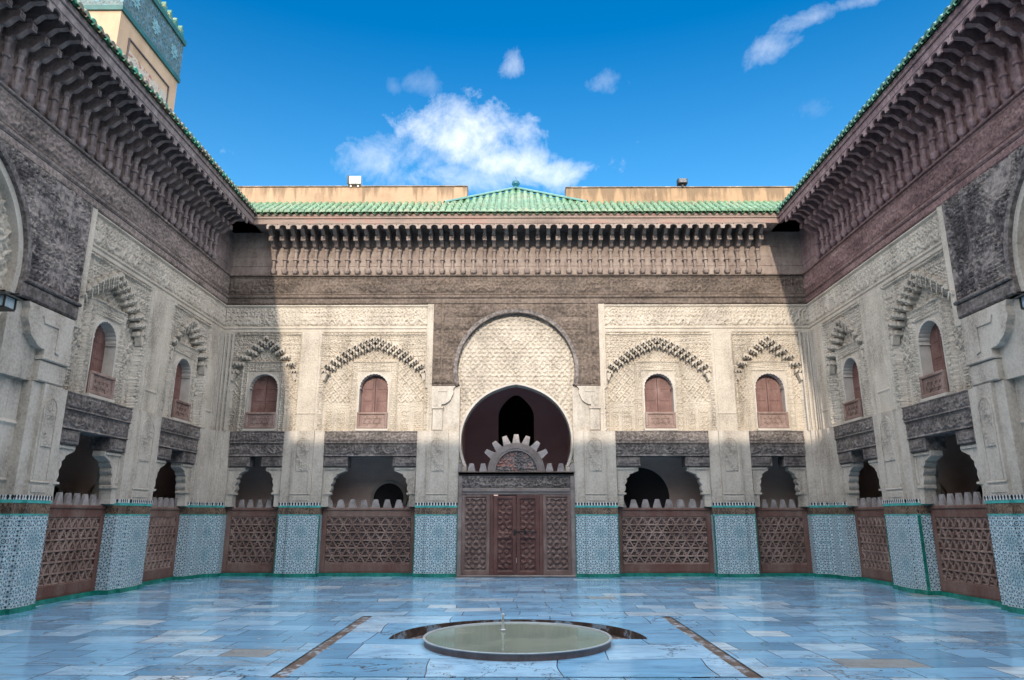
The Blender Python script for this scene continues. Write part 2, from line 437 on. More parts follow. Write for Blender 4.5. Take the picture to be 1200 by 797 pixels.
def marble(name, bw, bh, clean=0.0, seedv=0.0, tone=1.0):
    t = NT(name)
    mp = t.new('ShaderNodeMapping')
    mp.inputs['Location'].default_value = (seedv, seedv * 0.37, 0)
    t.l.new(t.o, mp.inputs['Vector'])
    wob = t.new('ShaderNodeTexNoise')
    wob.inputs['Scale'].default_value = 0.35
    t.l.new(mp.outputs[0], wob.inputs['Vector'])
    wv = t.new('ShaderNodeVectorMath', operation='SCALE')
    sub = t.new('ShaderNodeVectorMath', operation='SUBTRACT')
    t.l.new(wob.outputs['Color'], sub.inputs[0])
    sub.inputs[1].default_value = (0.5, 0.5, 0.5)
    t.l.new(sub.outputs[0], wv.inputs[0])
    wv.inputs['Scale'].default_value = 0.5
    add = t.new('ShaderNodeVectorMath', operation='ADD')
    t.l.new(mp.outputs[0], add.inputs[0])
    t.l.new(wv.outputs[0], add.inputs[1])

    def brick(w, h, off, sq, mort):
        b = t.new('ShaderNodeTexBrick')
        b.offset = off
        b.squash = sq
        b.squash_frequency = 3
        b.inputs['Scale'].default_value = 1
        b.inputs['Brick Width'].default_value = w
        b.inputs['Row Height'].default_value = h
        b.inputs['Mortar Size'].default_value = mort
        b.inputs['Mortar Smooth'].default_value = 0.2
        b.inputs['Color1'].default_value = (0, 0, 0, 1)
        b.inputs['Color2'].default_value = (1, 1, 1, 1)
        b.inputs['Mortar'].default_value = (0.5, 0.5, 0.5, 1)
        t.l.new(add.outputs[0], b.inputs['Vector'])
        return b
    b1 = brick(bw, bh, 0.37, 0.6, 0.007)
    sepc = t.new('ShaderNodeSeparateColor')
    t.l.new(b1.outputs['Color'], sepc.inputs[0])
    rnd = sepc.outputs[0]
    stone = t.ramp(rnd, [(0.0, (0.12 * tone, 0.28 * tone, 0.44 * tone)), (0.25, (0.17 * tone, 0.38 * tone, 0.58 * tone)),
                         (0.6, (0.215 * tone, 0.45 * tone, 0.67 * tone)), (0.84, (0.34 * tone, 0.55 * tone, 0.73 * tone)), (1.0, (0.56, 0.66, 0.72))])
    vein = t.noise(1.6, 7, 0.65, stretch=(0.8, 2.2, 1), dist=1.2)
    stone = t.mix(t.math('MULTIPLY', t.math('SUBTRACT', vein, 0.46), 3.0, clamp=True), stone, (0.10 * tone, 0.22 * tone, 0.36 * tone))
    dirt = t.noise(0.7, 7, 0.72, stretch=(0.6, 2.2, 1))
    dirt2 = t.noise(5, 5, 0.7, stretch=(0.7, 1.8, 1))
    dm = t.math('MULTIPLY', t.math('SUBTRACT', t.math('ADD', t.math('MULTIPLY', dirt, 0.65), t.math('MULTIPLY', dirt2, 0.35)), 0.525 + clean), 10, clamp=True)
    pick = t.math('GREATER_THAN', rnd, 0.985 + clean)
    dm = t.math('MAXIMUM', t.math('MULTIPLY', dm, 0.75), t.math('MULTIPLY', pick, t.math('MULTIPLY', dirt2, 1.5)), clamp=True)
    brown = t.ramp(dirt2, [(0.38, (0.05, 0.042, 0.038)), (0.52, (0.13, 0.115, 0.105)), (0.66, (0.26, 0.27, 0.27))])
    stone = t.mix(dm, stone, brown)
    ck = t.noise(0.9, 8, 0.62, stretch=(1.0, 1.6, 1), dist=0.6)
    crack = t.math('LESS_THAN', t.math('ABSOLUTE', t.math('SUBTRACT', ck, 0.5)), t.math('MULTIPLY', t.math('SUBTRACT', t.noise(0.5, 3), 0.42), 0.035))
    stone = t.mix(t.math('MULTIPLY', crack, 0.8), stone, (0.05, 0.045, 0.045))
    jn = t.math('MULTIPLY', b1.outputs['Fac'], t.math('MULTIPLY', t.noise(1.7, 4), 1.7), clamp=True)
    col = t.mix(jn, stone, (0.03, 0.034, 0.042))
    h = t.math('ADD', t.math('MULTIPLY', t.math('SUBTRACT', 1.0, b1.outputs['Fac']), 0.5), t.math('ADD', t.math('MULTIPLY', rnd, 0.35), t.math('MULTIPLY', t.noise(7, 4), 0.35)))
    t.bump(h, 0.45, 0.01)
    rough = t.math('ADD', t.math('ADD', t.math('MULTIPLY', t.noise(1.1, 5), 0.30), t.math('MULTIPLY', dm, 0.3)), -0.02)
    return t.fin(col, rough)


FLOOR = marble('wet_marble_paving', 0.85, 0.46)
SLAB = marble('large_marble_slabs', 1.45, 0.85, 0.03, 3.3, 1.1)


def water_mat():
    t = NT('fountain_water')
    t.bump(t.noise(7, 3, stretch=(1, 1, 1)), 0.05, 0.01)
    col = t.ramp(t.noise(1.2, 4), [(0.35, (0.15, 0.19, 0.155)), (0.65, (0.22, 0.26, 0.21))])
    return t.fin(col, 0.06, IOR=1.33)


WATER = water_mat()


# ------------------------------------------------------------------ mesh helpers
class MB:
    def __init__(s):
        s.v, s.f = [], []

    def add(s, vs_, fs):
        b = len(s.v)
        s.v += [tuple(p) for p in vs_]
        s.f += [tuple(b + i for i in f) for f in fs]

    def box(s, x0, x1, y0, y1, z0, z1):
        s.add([(x0, y0, z0), (x1, y0, z0), (x1, y1, z0), (x0, y1, z0), (x0, y0, z1), (x1, y0, z1), (x1, y1, z1), (x0, y1, z1)],
              [(0, 3, 2, 1), (4, 5, 6, 7), (0, 1, 5, 4), (1, 2, 6, 5), (2, 3, 7, 6), (3, 0, 4, 7)])

    def cbox(s, x0, x1, y0, y1, z0, z1, c=0.012):
        """box whose front (-y) edges are chamfered"""
        c = min(c, (x1 - x0) * 0.3, (z1 - z0) * 0.3, (y1 - y0) * 0.5)
        s.add([(x0 + c, y0, z0 + c), (x1 - c, y0, z0 + c), (x1 - c, y0, z1 - c), (x0 + c, y0, z1 - c),
               (x0, y0 + c, z0), (x1, y0 + c, z0), (x1, y0 + c, z1), (x0, y0 + c, z1),
               (x0, y1, z0), (x1, y1, z0), (x1, y1, z1), (x0, y1, z1)],
              [(0, 1, 2, 3), (0, 4, 5, 1), (1, 5, 6, 2), (2, 6, 7, 3), (3, 7, 4, 0),
               (4, 8, 9, 5), (5, 9, 10, 6), (6, 10, 11, 7), (7, 11, 8, 4), (8, 11, 10, 9)])

    def prism(s, pts, y0, y1, fn=None):
        """polygon in (x, z) extruded along y"""
        n = len(pts)
        fn = fn or (lambda a, y, b: (a, y, b))
        s.add([fn(a, y0, b) for a, b in pts] + [fn(a, y1, b) for a, b in pts],
              [tuple(range(n)), tuple(range(2 * n - 1, n - 1, -1))] + [(i, n + i, n + (i + 1) % n, (i + 1) % n) for i in range(n)])

    def strip(s, inner, outer, y0, y1, close=False):
        """band between two polylines in (x,z), extruded y0..y1"""
        n = len(inner)
        v = [(a, y0, b) for a, b in inner] + [(a, y0, b) for a, b in outer] + [(a, y1, b) for a, b in inner] + [(a, y1, b) for a, b in outer]
        f = []
        for i in range(n - 1):
            j = i + 1
            f += [(i, j, n + j, n + i), (2 * n + i, 3 * n + i, 3 * n + j, 2 * n + j), (i, 2 * n + i, 2 * n + j, j), (n + i, n + j, 3 * n + j, 3 * n + i)]
        f += [(0, n, 3 * n, 2 * n), (n - 1, 3 * n - 1, 4 * n - 1, 2 * n - 1)]
        s.add(v, f)

    def lathe(s, cx, cy, prof, n=10):
        k = len(prof)
        v = []
        for r, z in prof:
            v += [(cx + r * cos(2 * pi * i / n), cy + r * sin(2 * pi * i / n), z) for i in range(n)]
        f = []
        for j in range(k - 1):
            f += [(j * n + i, j * n + (i + 1) % n, (j + 1) * n + (i + 1) % n, (j + 1) * n + i) for i in range(n)]
        f += [tuple(range(n - 1, -1, -1)), tuple(range((k - 1) * n, k * n))]
        s.add(v, f)

    def bar(s, p, q, w, y0, y1, c=0.3):
        """flat strip from p to q in (x,z) with bevelled top, front face y0, back y1"""
        dx, dz = q[0] - p[0], q[1] - p[1]
        L = math.hypot(dx, dz)
        if L < 1e-4:
            return
        nx, nz = -dz / L * w / 2, dx / L * w / 2
        m = 1 - c
        v = [(p[0] + nx, y1, p[1] + nz), (p[0] - nx, y1, p[1] - nz), (q[0] - nx, y1, q[1] - nz), (q[0] + nx, y1, q[1] + nz),
             (p[0] + nx * m, y0, p[1] + nz * m), (p[0] - nx * m, y0, p[1] - nz * m), (q[0] - nx * m, y0, q[1] - nz * m), (q[0] + nx * m, y0, q[1] + nz * m)]
        s.add(v, [(4, 5, 6, 7), (0, 1, 5, 4), (1, 2, 6, 5), (2, 3, 7, 6), (3, 0, 4, 7), (3, 2, 1, 0)])

    def build(s, name, mat, parent=None, smooth=False):
        me = bpy.data.meshes.new(name)
        me.from_pydata(s.v, [], s.f)
        return link_mesh(name, me, mat, parent, smooth)


def link_mesh(name, me, mat, parent=None, smooth=False):
    import bmesh
    bm = bmesh.new()
    bm.from_mesh(me)
    bmesh.ops.recalc_face_normals(bm, faces=bm.faces)
    bm.to_mesh(me)
    bm.free()
    me.materials.append(mat)
    if smooth:
        me.polygons.foreach_set('use_smooth', [True] * len(me.polygons))
    me.update()
    o = bpy.data.objects.new(name, me)
    COL.objects.link(o)
    if parent:
        o.parent = parent
    return o


def relief(name, x0, x1, z0, z1, hf, mat, parent, cell=0.018, mask=None, y=0.0, thick=None):
    """carved sheet: vertex at (x, y - h, z). hf(X,Z) -> metres towards the court."""
    nx = max(2, int(round((x1 - x0) / cell)) + 1)
    nz = max(2, int(round((z1 - z0) / cell)) + 1)
    X, Z = np.meshgrid(np.linspace(x0, x1, nx), np.linspace(z0, z1, nz))
    H = hf(X, Z)
    co = np.stack([X, y - H, Z], -1).reshape(-1, 3)
    idx = np.arange(nx * nz).reshape(nz, nx)
    q = np.stack([idx[:-1, :-1], idx[:-1, 1:], idx[1:, 1:], idx[1:, :-1]], -1)
    if mask is not None:
        xc = (X[:-1, :-1] + X[1:, 1:]) / 2
        zc = (Z[:-1, :-1] + Z[1:, 1:]) / 2
        q = q[mask(xc, zc)]
    q = q.reshape(-1, 4)
    nv = len(co)
    if thick:       # give the board its sides and back
        rim = np.concatenate([idx[0, :], idx[1:, -1], idx[-1, -2::-1], idx[-2:0:-1, 0]])
        back = co[rim].copy()
        back[:, 1] = y + thick
        n = len(rim)
        b = nv + np.arange(n)
        side = np.stack([rim, b, np.roll(b, -1), np.roll(rim, -1)], -1)
        used = np.zeros(nv, bool)
        used[q.ravel()] = True
        side = side[used[side[:, 0]] & used[side[:, 3]]]
        co = np.concatenate([co, back])
        q = np.concatenate([q, side])
    me = bpy.data.meshes.new(name)
    me.vertices.add(len(co))
    me.vertices.foreach_set('co', co.astype(np.float32).ravel())
    me.loops.add(q.size)
    me.loops.foreach_set('vertex_index', q.astype(np.int32).ravel())
    me.polygons.add(len(q))
    me.polygons.foreach_set('loop_start', np.arange(0, q.size, 4, dtype=np.int32))
    me.polygons.foreach_set('loop_total', np.full(len(q), 4, dtype=np.int32))
    me.update(calc_edges=True)
    me.validate()
    me.materials.append(mat)
    o = bpy.data.objects.new(name, me)
    COL.objects.link(o)
    o.parent = parent
    return o


# wall frames: local x to the right when facing the wall, local y into the wall
WALL = {'back': ((0, D), 0.0), 'left': ((-HW, SY), pi / 2), 'right': ((HW, SY), -pi / 2)}
PLACE = {'back': 'back wall', 'left': 'left wall', 'right': 'right wall'}


def wpos(wall, x, y):
    (ox, oy), a = WALL[wall]
    return ox + x * cos(a) - y * sin(a), oy + x * sin(a) + y * cos(a)


def thing(name, label, cat, wall=None, x=0.0, y=0.0, z=0.0, group=None):
    o = bpy.data.objects.new(name, None)
    o.empty_display_size = 0.3
    COL.objects.link(o)
    if wall:
        px, py = wpos(wall, x, y)
        o.location = (px, py, z)
        o.rotation_euler = (0, 0, WALL[wall][1])
    else:
        o.location = (x, y, z)
    o['label'], o['category'] = label, cat
    if group:
        o['group'] = group
    return o


def struct(o):
    o['kind'] = 'structure'
    return o


# ------------------------------------------------------------------ carving patterns (numpy, 0..1)
def sst(a, b, x):
    t = np.clip((x - a) / (b - a), 0, 1)
    return t * t * (3 - 2 * t)


def fr(x):
    return x - np.floor(x)


def arabesque(X, Z, s=0.22, ph=0.0):
    u, v = X / s * 2 * pi + ph, Z / s * 2 * pi + ph * 0.7
    w1 = np.sin(u + 1.6 * np.sin(v * 0.9)) * np.sin(v + 1.5 * np.sin(u * 1.1))
    w2 = np.sin(2.1 * u - 1.3 * np.sin(1.7 * v)) * np.sin(2.3 * v + 1.2 * np.sin(1.9 * u))
    return sst(-0.05, 0.08, w1 + 0.65 * w2)


def sebka(X, Z, a=0.30, b=0.36):
    u, v = X / a, Z / b + 0.06 * np.sin(4 * pi * X / a)
    d1 = np.abs(fr(u + v) - 0.5)
    d2 = np.abs(fr(u - v) - 0.5)
    net = np.maximum(sst(0.13, 0.07, d1), sst(0.13, 0.07, d2))
    leaf = 0.62 * sst(0.05, 0.3, np.cos(4 * pi * u) * np.cos(4 * pi * v) + 0.35 * np.sin(10 * pi * u) * np.sin(8 * pi * v))
    return np.maximum(net, leaf)


def quasi(X, Z, s=0.16):
    k = 2 * pi / s
    q = np.cos(k * X) + np.cos(k * Z) + np.cos(k * (X + Z) * 0.7071) + np.cos(k * (X - Z) * 0.7071)
    return sst(-0.5, 0.5, q)


def rnd1(i, k=1.0):
    return fr(np.sin(i * 127.1 * k + 31.7) * 43758.5453)


def script(X, Z, z0, z1, s=0.10, ph=0.0):
    """tall strokes, a running baseline and scrolls, worn beyond reading"""
    t = (Z - z0) / (z1 - z0)
    i = np.floor(X / s + ph)
    f = fr(X / s + ph) - 0.5
    lean = 0.12 * np.sin(i * 3.1)
    hgt = 0.35 + 0.6 * rnd1(i, 1.3)
    stroke = sst(0.2, 0.12, np.abs(f - lean * (t - 0.4))) * (t < hgt) * (t > 0.12) * (rnd1(i, 2.7) > 0.25)
    base = sst(0.10, 0.05, np.abs(t - 0.28 - 0.12 * np.sin(X / s * 1.9 + 2 * np.sin(X / s * 0.37))))
    scroll = 0.7 * arabesque(X, Z, s * 2.1, ph)
    return np.maximum(np.maximum(stroke, base), scroll * (t > 0.08) * (t < 0.95))


def drilled(X, Z, s=0.085, r=0.2):
    j = np.floor(Z / s)
    u = fr(X / s + 0.5 * (j % 2)) - 0.5
    v = fr(Z / s) - 0.5
    i = np.floor(X / s + 0.5 * (j % 2))
    keep = rnd1(i * 3.1 + j * 7.7) > 0.22
    return (u * u + v * v < r * r) * keep


def edge(X, c, w):
    return sst(w, w * 0.45, np.abs(X - c))


def worn(X, Z, s=1.7, ph=0.0, lo=0.25):
    n = (np.sin(X / s * 6.1 + 1.7 * np.sin(Z / s * 4.3 + ph) + ph) * np.sin(Z / s * 7.3 + 1.4 * np.sin(X / s * 3.7) + ph * 2)
         + 0.6 * np.sin(X / s * 14.3 + ph) * np.sin(Z / s * 12.1 + 2 * np.sin(X / s * 5)))
    return lo + (1 - lo) * sst(-0.75, 0.1, n)


# ------------------------------------------------------------------ layouts (distance from the middle of the wall)
LAY = {
    'back': dict(A=(1.50, 2.60), W=(2.60, 5.03), B=(5.03, 6.10), N=(6.10, 7.52), C=(7.52, 8.0), corner=8.0, wood=2.25,
                 wb=(3.82, 1.36), nb=(6.79, 0.86)),
    'left': dict(A=(2.44, 3.38), W=(3.38, 5.50), B=(5.50, 6.80), N=(6.80, 8.72), C=(8.72, 9.6), corner=9.6, wood=3.24,
                 wb=(4.44, 1.16), nb=(7.78, 0.92)),
}
LAY['right'] = LAY['left']
Z_L0, Z_L1 = 2.73, 3.66          # lintel
Z_S0, Z_S1 = 3.66, 7.14          # stucco storey
ARCH_TOP, ARCH_SPR = 6.12, 5.30
WIN_HW, WIN_SP, WIN_TOP, WIN_SILL = 0.385, 4.83, 5.21, 3.72


def arch_z(dx, b):
    t = np.clip(np.abs(dx) / b, 0, 1)
    return ARCH_TOP - (ARCH_TOP - ARCH_SPR) * (0.58 * t + 0.42 * t ** 2.2)


def in_window(dx, z, grow=0.0):
    return (np.abs(dx) < WIN_HW + grow) & (z > WIN_SILL) & ((z < WIN_SP) | (dx ** 2 + (z - WIN_SP) ** 2 < (WIN_HW + grow) ** 2))


def stucco_height(A, Z, L, ph):
    """A: distance from wall middle (positive); metres of relief in front of the wall plane"""
    H = np.zeros_like(A)
    w = worn(A, Z, 1.9, ph, 0.6)
    # upper band and its mouldings
    band = 0.036 * script(A, Z, 6.50, 7.05, 0.095, ph) * w - 0.030 * drilled(A, Z, 0.12, 0.17)
    H = np.where(Z > 6.45, band, H)
    H = np.where((Z > 6.34) & (Z < 6.45), 0.028 - 0.012 * (Z > 6.40), H)
    H += 0.045 * edge(Z, 6.462, 0.028) + 0.045 * edge(Z, 7.095, 0.035)
    lowz = Z <= 6.34
    done = np.zeros_like(A, bool)
    for (c, b) in (L['wb'], L['nb']):
        dx = A - c
        bay = (np.abs(dx) < b + 0.10) & lowz
        ins = (np.abs(dx) < b) & (Z < arch_z(dx, b)) & lowz
        sp = 0.030 * arabesque(A, Z, 0.125, ph + c) * w - 0.020 - 0.034 * drilled(A, Z, 0.11, 0.17)
        H = np.where(bay & ~ins, sp, H)
        net = -0.030 * drilled(A, Z, 0.10, 0.18) + 0.038 * sebka(dx, Z - 3.7, 0.21, 0.24) * worn(A, Z, 1.3, ph + 2, 0.4) - 0.18
        low = (Z < 4.45)
        col = np.abs(fr(dx / 0.34) - 0.5)
        blind = 0.018 * np.maximum(sst(0.42, 0.46, col) * (Z < 4.2), 0.8 * arabesque(A, Z, 0.14, ph) * (Z > 4.2)) - 0.18
        inner = np.where(low, np.where(Z < 4.22, 0.028 * arabesque(A, Z, 0.115, ph) * (col < 0.3) + np.where(col > 0.41, 0.02, 0) - 0.18, blind), net)
        alf = (np.abs(dx) < 0.62) & (Z < 5.56)
        alfh = 0.026 * arabesque(A, Z, 0.10, ph + 1) * ((Z > 5.30) | (np.abs(dx) > 0.46)) - 0.10
        alfh += 0.03 * np.maximum(edge(np.abs(dx), 0.60, 0.025), edge(Z, 5.54, 0.025) * (np.abs(dx) < 0.6)) + 0.018 * np.maximum(edge(np.abs(dx), 0.47, 0.018), edge(Z, 5.30, 0.018) * (np.abs(dx) < 0.47))
        inner = np.where(alf, alfh, inner)
        H = np.where(ins, inner, H)
        H += np.where(lowz, 0.045 * edge(np.abs(dx), b + 0.10, 0.03), 0)
        H += np.where(lowz & (np.abs(dx) < b + 0.10), 0.04 * edge(Z, 6.29, 0.028), 0)
        done |= bay
    rest = lowz & ~done
    # shafts over the piers
    for key in ('A', 'B', 'C'):
        a0, a1 = L[key]
        m = rest & (A >= a0 - 0.25) & (A <= a1 + 0.25)
        c = (a0 + a1) / 2
        g = 0.035 + 0.010 * script(A, Z, 4.6, 6.25, 0.09, ph + c) * (np.abs(A - c) < 0.19) * (Z > 4.6)
        g += 0.018 * (edge(np.abs(A - c), 0.24, 0.018) + edge(np.abs(A - c), 0.34, 0.018))
        g -= 0.02 * (np.abs(A - c) > 0.36)
        g += 0.016 * edge(Z, 4.12, 0.025) * (np.abs(A - c) < 0.26)
        H = np.where(m, g, H)
    wd = L['wood']
    H = np.where((A < wd + 0.17) & (Z > 4.8), 0.035 + 0.02 * edge(A, wd + 0.15, 0.03), H)
    n = rng.normal(0, 0.0016, A.shape)
    return H + n


def horseshoe(cx, cz, r, drop, n=40):
    """points from right foot over the crown to the left foot; the circle closes in below its centre by `drop`"""
    a0 = -math.asin(min(0.98, drop / r))
    return [(cx + r * cos(a0 + (pi - 2 * a0) * i / n), cz + r * sin(a0 + (pi - 2 * a0) * i / n)) for i in range(n + 1)]


def pointed(cx, cz, r, n=24, k=0.12, drop=0.0):
    pts = []
    for i in range(n + 1):
        a = pi * i / n
        rr = r * (1 + k * max(0, sin(a)) ** 6)
        pts.append((cx + r * cos(a), cz + rr * sin(a)))
    if drop:
        pts = [(cx + r, cz - drop)] + pts + [(cx - r, cz - drop)]
    return pts


# ------------------------------------------------------------------ builders
def mirror(sgn, a0, a1):
    return (a0, a1) if sgn > 0 else (-a1, -a0)


def build_window(wall, root, x, look):
    """arched window: lobed reveal (the part), two shutters and a carved grille"""
    m = MB()
    n = 56
    inn = []
    for i in range(n + 1):
        a = pi * i / n
        r = WIN_HW - 0.020 * abs(sin(a * 13.5)) + 0.002
        inn.append((x + r * cos(a), WIN_SP + r * sin(a)))
    inn = [(x + WIN_HW, WIN_SILL), (x + WIN_HW, WIN_SP - 0.02), (x + WIN_HW - 0.035, WIN_SP - 0.02)] + inn + [(x - WIN_HW + 0.035, WIN_SP - 0.02), (x - WIN_HW, WIN_SP - 0.02), (x - WIN_HW, WIN_SILL)]
    out = []
    for (px, pz) in inn:
        if pz <= WIN_SP:
            s = 1 if px > x else -1
            out.append((x + s * (WIN_HW + 0.038), pz))
        else:
            a = atan2(pz - WIN_SP, px - x)
            out.append((x + (WIN_HW + 0.038) * cos(a), WIN_SP + (WIN_HW + 0.038) * sin(a)))
    m.strip(inn, out, 0.075, 0.44)
    m.box(x - WIN_HW - 0.05, x + WIN_HW + 0.05, -0.02, 0.44, WIN_SILL - 0.055, WIN_SILL)
    w = m.build('window', REVEAL, root)
    for s in (-1, 1):
        m = MB()
        pts = [(x + s * 0.006, WIN_SILL)] + [(x + s * (0.006 + 0.40 * sin(t * pi / 2 / 10)), WIN_SP + 0.40 * cos(t * pi / 2 / 10)) for t in range(11)] + [(x + s * 0.406, WIN_SILL)]
        m.prism(pts, 0.30, 0.335)
        for zc in (4.30, 4.62, 4.94):
            m.cbox(min(x + s * 0.06, x + s * 0.31), max(x + s * 0.06, x + s * 0.31), 0.290, 0.301, zc - 0.12, zc + 0.12)
        m.build('shutter', SHUT, w)
    m = MB()
    g0, g1 = WIN_SILL + 0.003, 4.16
    hw = 0.40
    m.cbox(x - hw, x + hw, -0.01, 0.05, g1 - 0.06, g1)
    m.cbox(x - hw, x + hw, -0.01, 0.05, g0, g0 + 0.07)
    for s in (-1, 1):
        xa = x + s * hw
        m.cbox(min(xa, xa - s * 0.07), max(xa, xa - s * 0.07), -0.007, 0.047, g0 + 0.07, g1 - 0.06)
    m.box(x - hw + 0.07, x + hw - 0.07, 0.025, 0.045, g0 + 0.07, g1 - 0.06)
    zc = (g0 + g1) / 2
    for cxx in (x - 0.13, x + 0.13):
        for k in range(3):
            for t in (0, pi):
                a = [(cxx + 0.125 * cos(t + pi / 2 + 2 * pi * (k + j) / 3), zc + 0.125 * sin(t + pi / 2 + 2 * pi * (k + j) / 3)) for j in (0, 1)]
                m.bar(a[0], a[1], 0.022, 0.002 + 0.002 * k + (0.001 if t else 0), 0.025)
    m.build('grille', SCREEN, w)
    if look:
        w['label'] = look
    return w


def muqarnas(root, x, b):
    """stalactite arch: four staggered tiers of little hooded cells"""
    m = MB()
    cw = 0.150
    n = int(2 * b / cw)
    for tier in range(3):
        cnt = n + (tier % 2)
        for i in range(cnt):
            dx = (i + 0.5 - cnt / 2) * (2 * b / n)
            if abs(dx) > b + 0.02:
                continue
            zc = float(arch_z(np.array(dx), b)) + 0.05 - tier * 0.098
            if tier >= 2 and abs(dx) > b - 0.04:
                continue
            h = 0.052
            w = cw * 0.45
            yf = -0.085 + tier * 0.042 - 0.008 * (i % 2)
            cx = x + dx
            hood = [(-w, h), (w, h), (w, -h * 0.75), (w * 0.62, -h), (w * 0.46, -h * 0.25),
                    (0, h * 0.40), (-w * 0.46, -h * 0.25), (-w * 0.62, -h), (-w, -h * 0.75)]
            k = len(hood)
            m.add([(cx + a * 0.80, yf, zc + b * 0.82 + 0.006) for a, b in hood] + [(cx + a, yf + 0.035, zc + b) for a, b in hood] + [(cx + a * 0.9, yf + 0.16, zc + b) for a, b in hood],
                  [tuple(range(k)), tuple(range(3 * k - 1, 2 * k - 1, -1))] + [(q * k + t, (q + 1) * k + t, (q + 1) * k + (t + 1) % k, q * k + (t + 1) % k) for q in (0, 1) for t in range(k)])
            m.prism([(cx - w * 0.85, zc + h * 1.08), (cx, zc + h * 1.62), (cx + w * 0.85, zc + h * 1.08)], yf + 0.03, yf + 0.14)
    # end pendants
    for s in (-1, 1):
        zz = ARCH_SPR - 0.10
        m.prism([(x + s * (b - 0.10), zz), (x + s * (b + 0.02), zz), (x + s * (b + 0.02), zz - 0.16), (x + s * (b - 0.03), zz - 0.20)], -0.03, 0.12)
    return m.build('muqarnas_arch', STUCCO, root)


def corbel(root, xs, s, depth=0.66):
    """plaster springer under the lintel: lobed quarter arch; xs = pier face, s = direction into the opening"""
    m = MB()
    pts = [(xs, Z_L0), (xs + s * depth, Z_L0), (xs + s * depth, Z_L0 - 0.10), (xs + s * (depth - 0.07), Z_L0 - 0.13)]
    n = 30
    for i in range(n + 1):
        t = i / n
        base = depth - 0.10 - (depth - 0.29) * (sin(t * pi / 2)) ** 0.75
        lobe = 0.042 * abs(sin(t * pi * 4))
        pts.append((xs + s * (base + lobe), Z_L0 - 0.14 - 0.40 * (1 - cos(t * pi / 2)) - 0.10 * t))
    pts += [(xs + s * 0.22, 2.07), (xs + s * 0.22, 2.02), (xs + s * 0.17, 2.0), (xs + s * 0.17, 1.72), (xs, 1.72)]
    m.prism(pts, 0.06, 0.30)
    # proud outline on the face
    m.prism([(xs + s * 0.0, 2.66), (xs + s * (depth - 0.03), 2.66), (xs + s * (depth - 0.03), 2.705), (xs + s * 0.0, 2.705)], 0.03, 0.06)
    m.prism([(xs + s * 0.02, 2.07), (xs + s * 0.24, 2.07), (xs + s * 0.24, 2.03), (xs + s * 0.02, 2.03)], 0.03, 0.06)
    m.prism([(xs + s * 0.03, 2.12), (xs + s * 0.075, 2.12), (xs + s * 0.075, 2.62), (xs + s * 0.03, 2.62)], 0.035, 0.06)
    return m.build('springer', PLASTER, root)


def lintel(wall, x0, x1, gap, label):
    root = thing('carved_lintel', label, 'lintel', wall, (x0 + x1) / 2, 0, 0, 'blackened beams over the screens')
    h = (x1 - x0) / 2
    relief('beam', -h, h, 3.335, 3.65, lambda X, Z: 0.05 + 0.03 * script(X, Z, 3.37, 3.60, 0.085, x0) * worn(X, Z, 1, x0) + 0.02 * (edge(Z, 3.645, 0.03) + edge(Z, 3.345, 0.02)), WOODD, root, 0.016, thick=0.4)
    relief('beam', -h, h, 3.00, 3.33, lambda X, Z: 0.025 + 0.03 * script(X, Z, 3.03, 3.28, 0.10, x1) * worn(X, Z, 1, x1) + 0.02 * (edge(Z, 3.32, 0.02) + edge(Z, 3.005, 0.02)), WOODD, root, 0.016, thick=0.4)
    for s in (-1, 1):
        m = MB()
        a, b = (gap, h) if s > 0 else (-h, -gap)
        m.cbox(a, b, -0.02, 0.40, 2.735, 2.995, 0.02)
        m.cbox(a + 0.06, b - 0.06, -0.035, -0.019, 2.80, 2.93, 0.01)
        m.build('beam_end', WOODD, root)
    return root


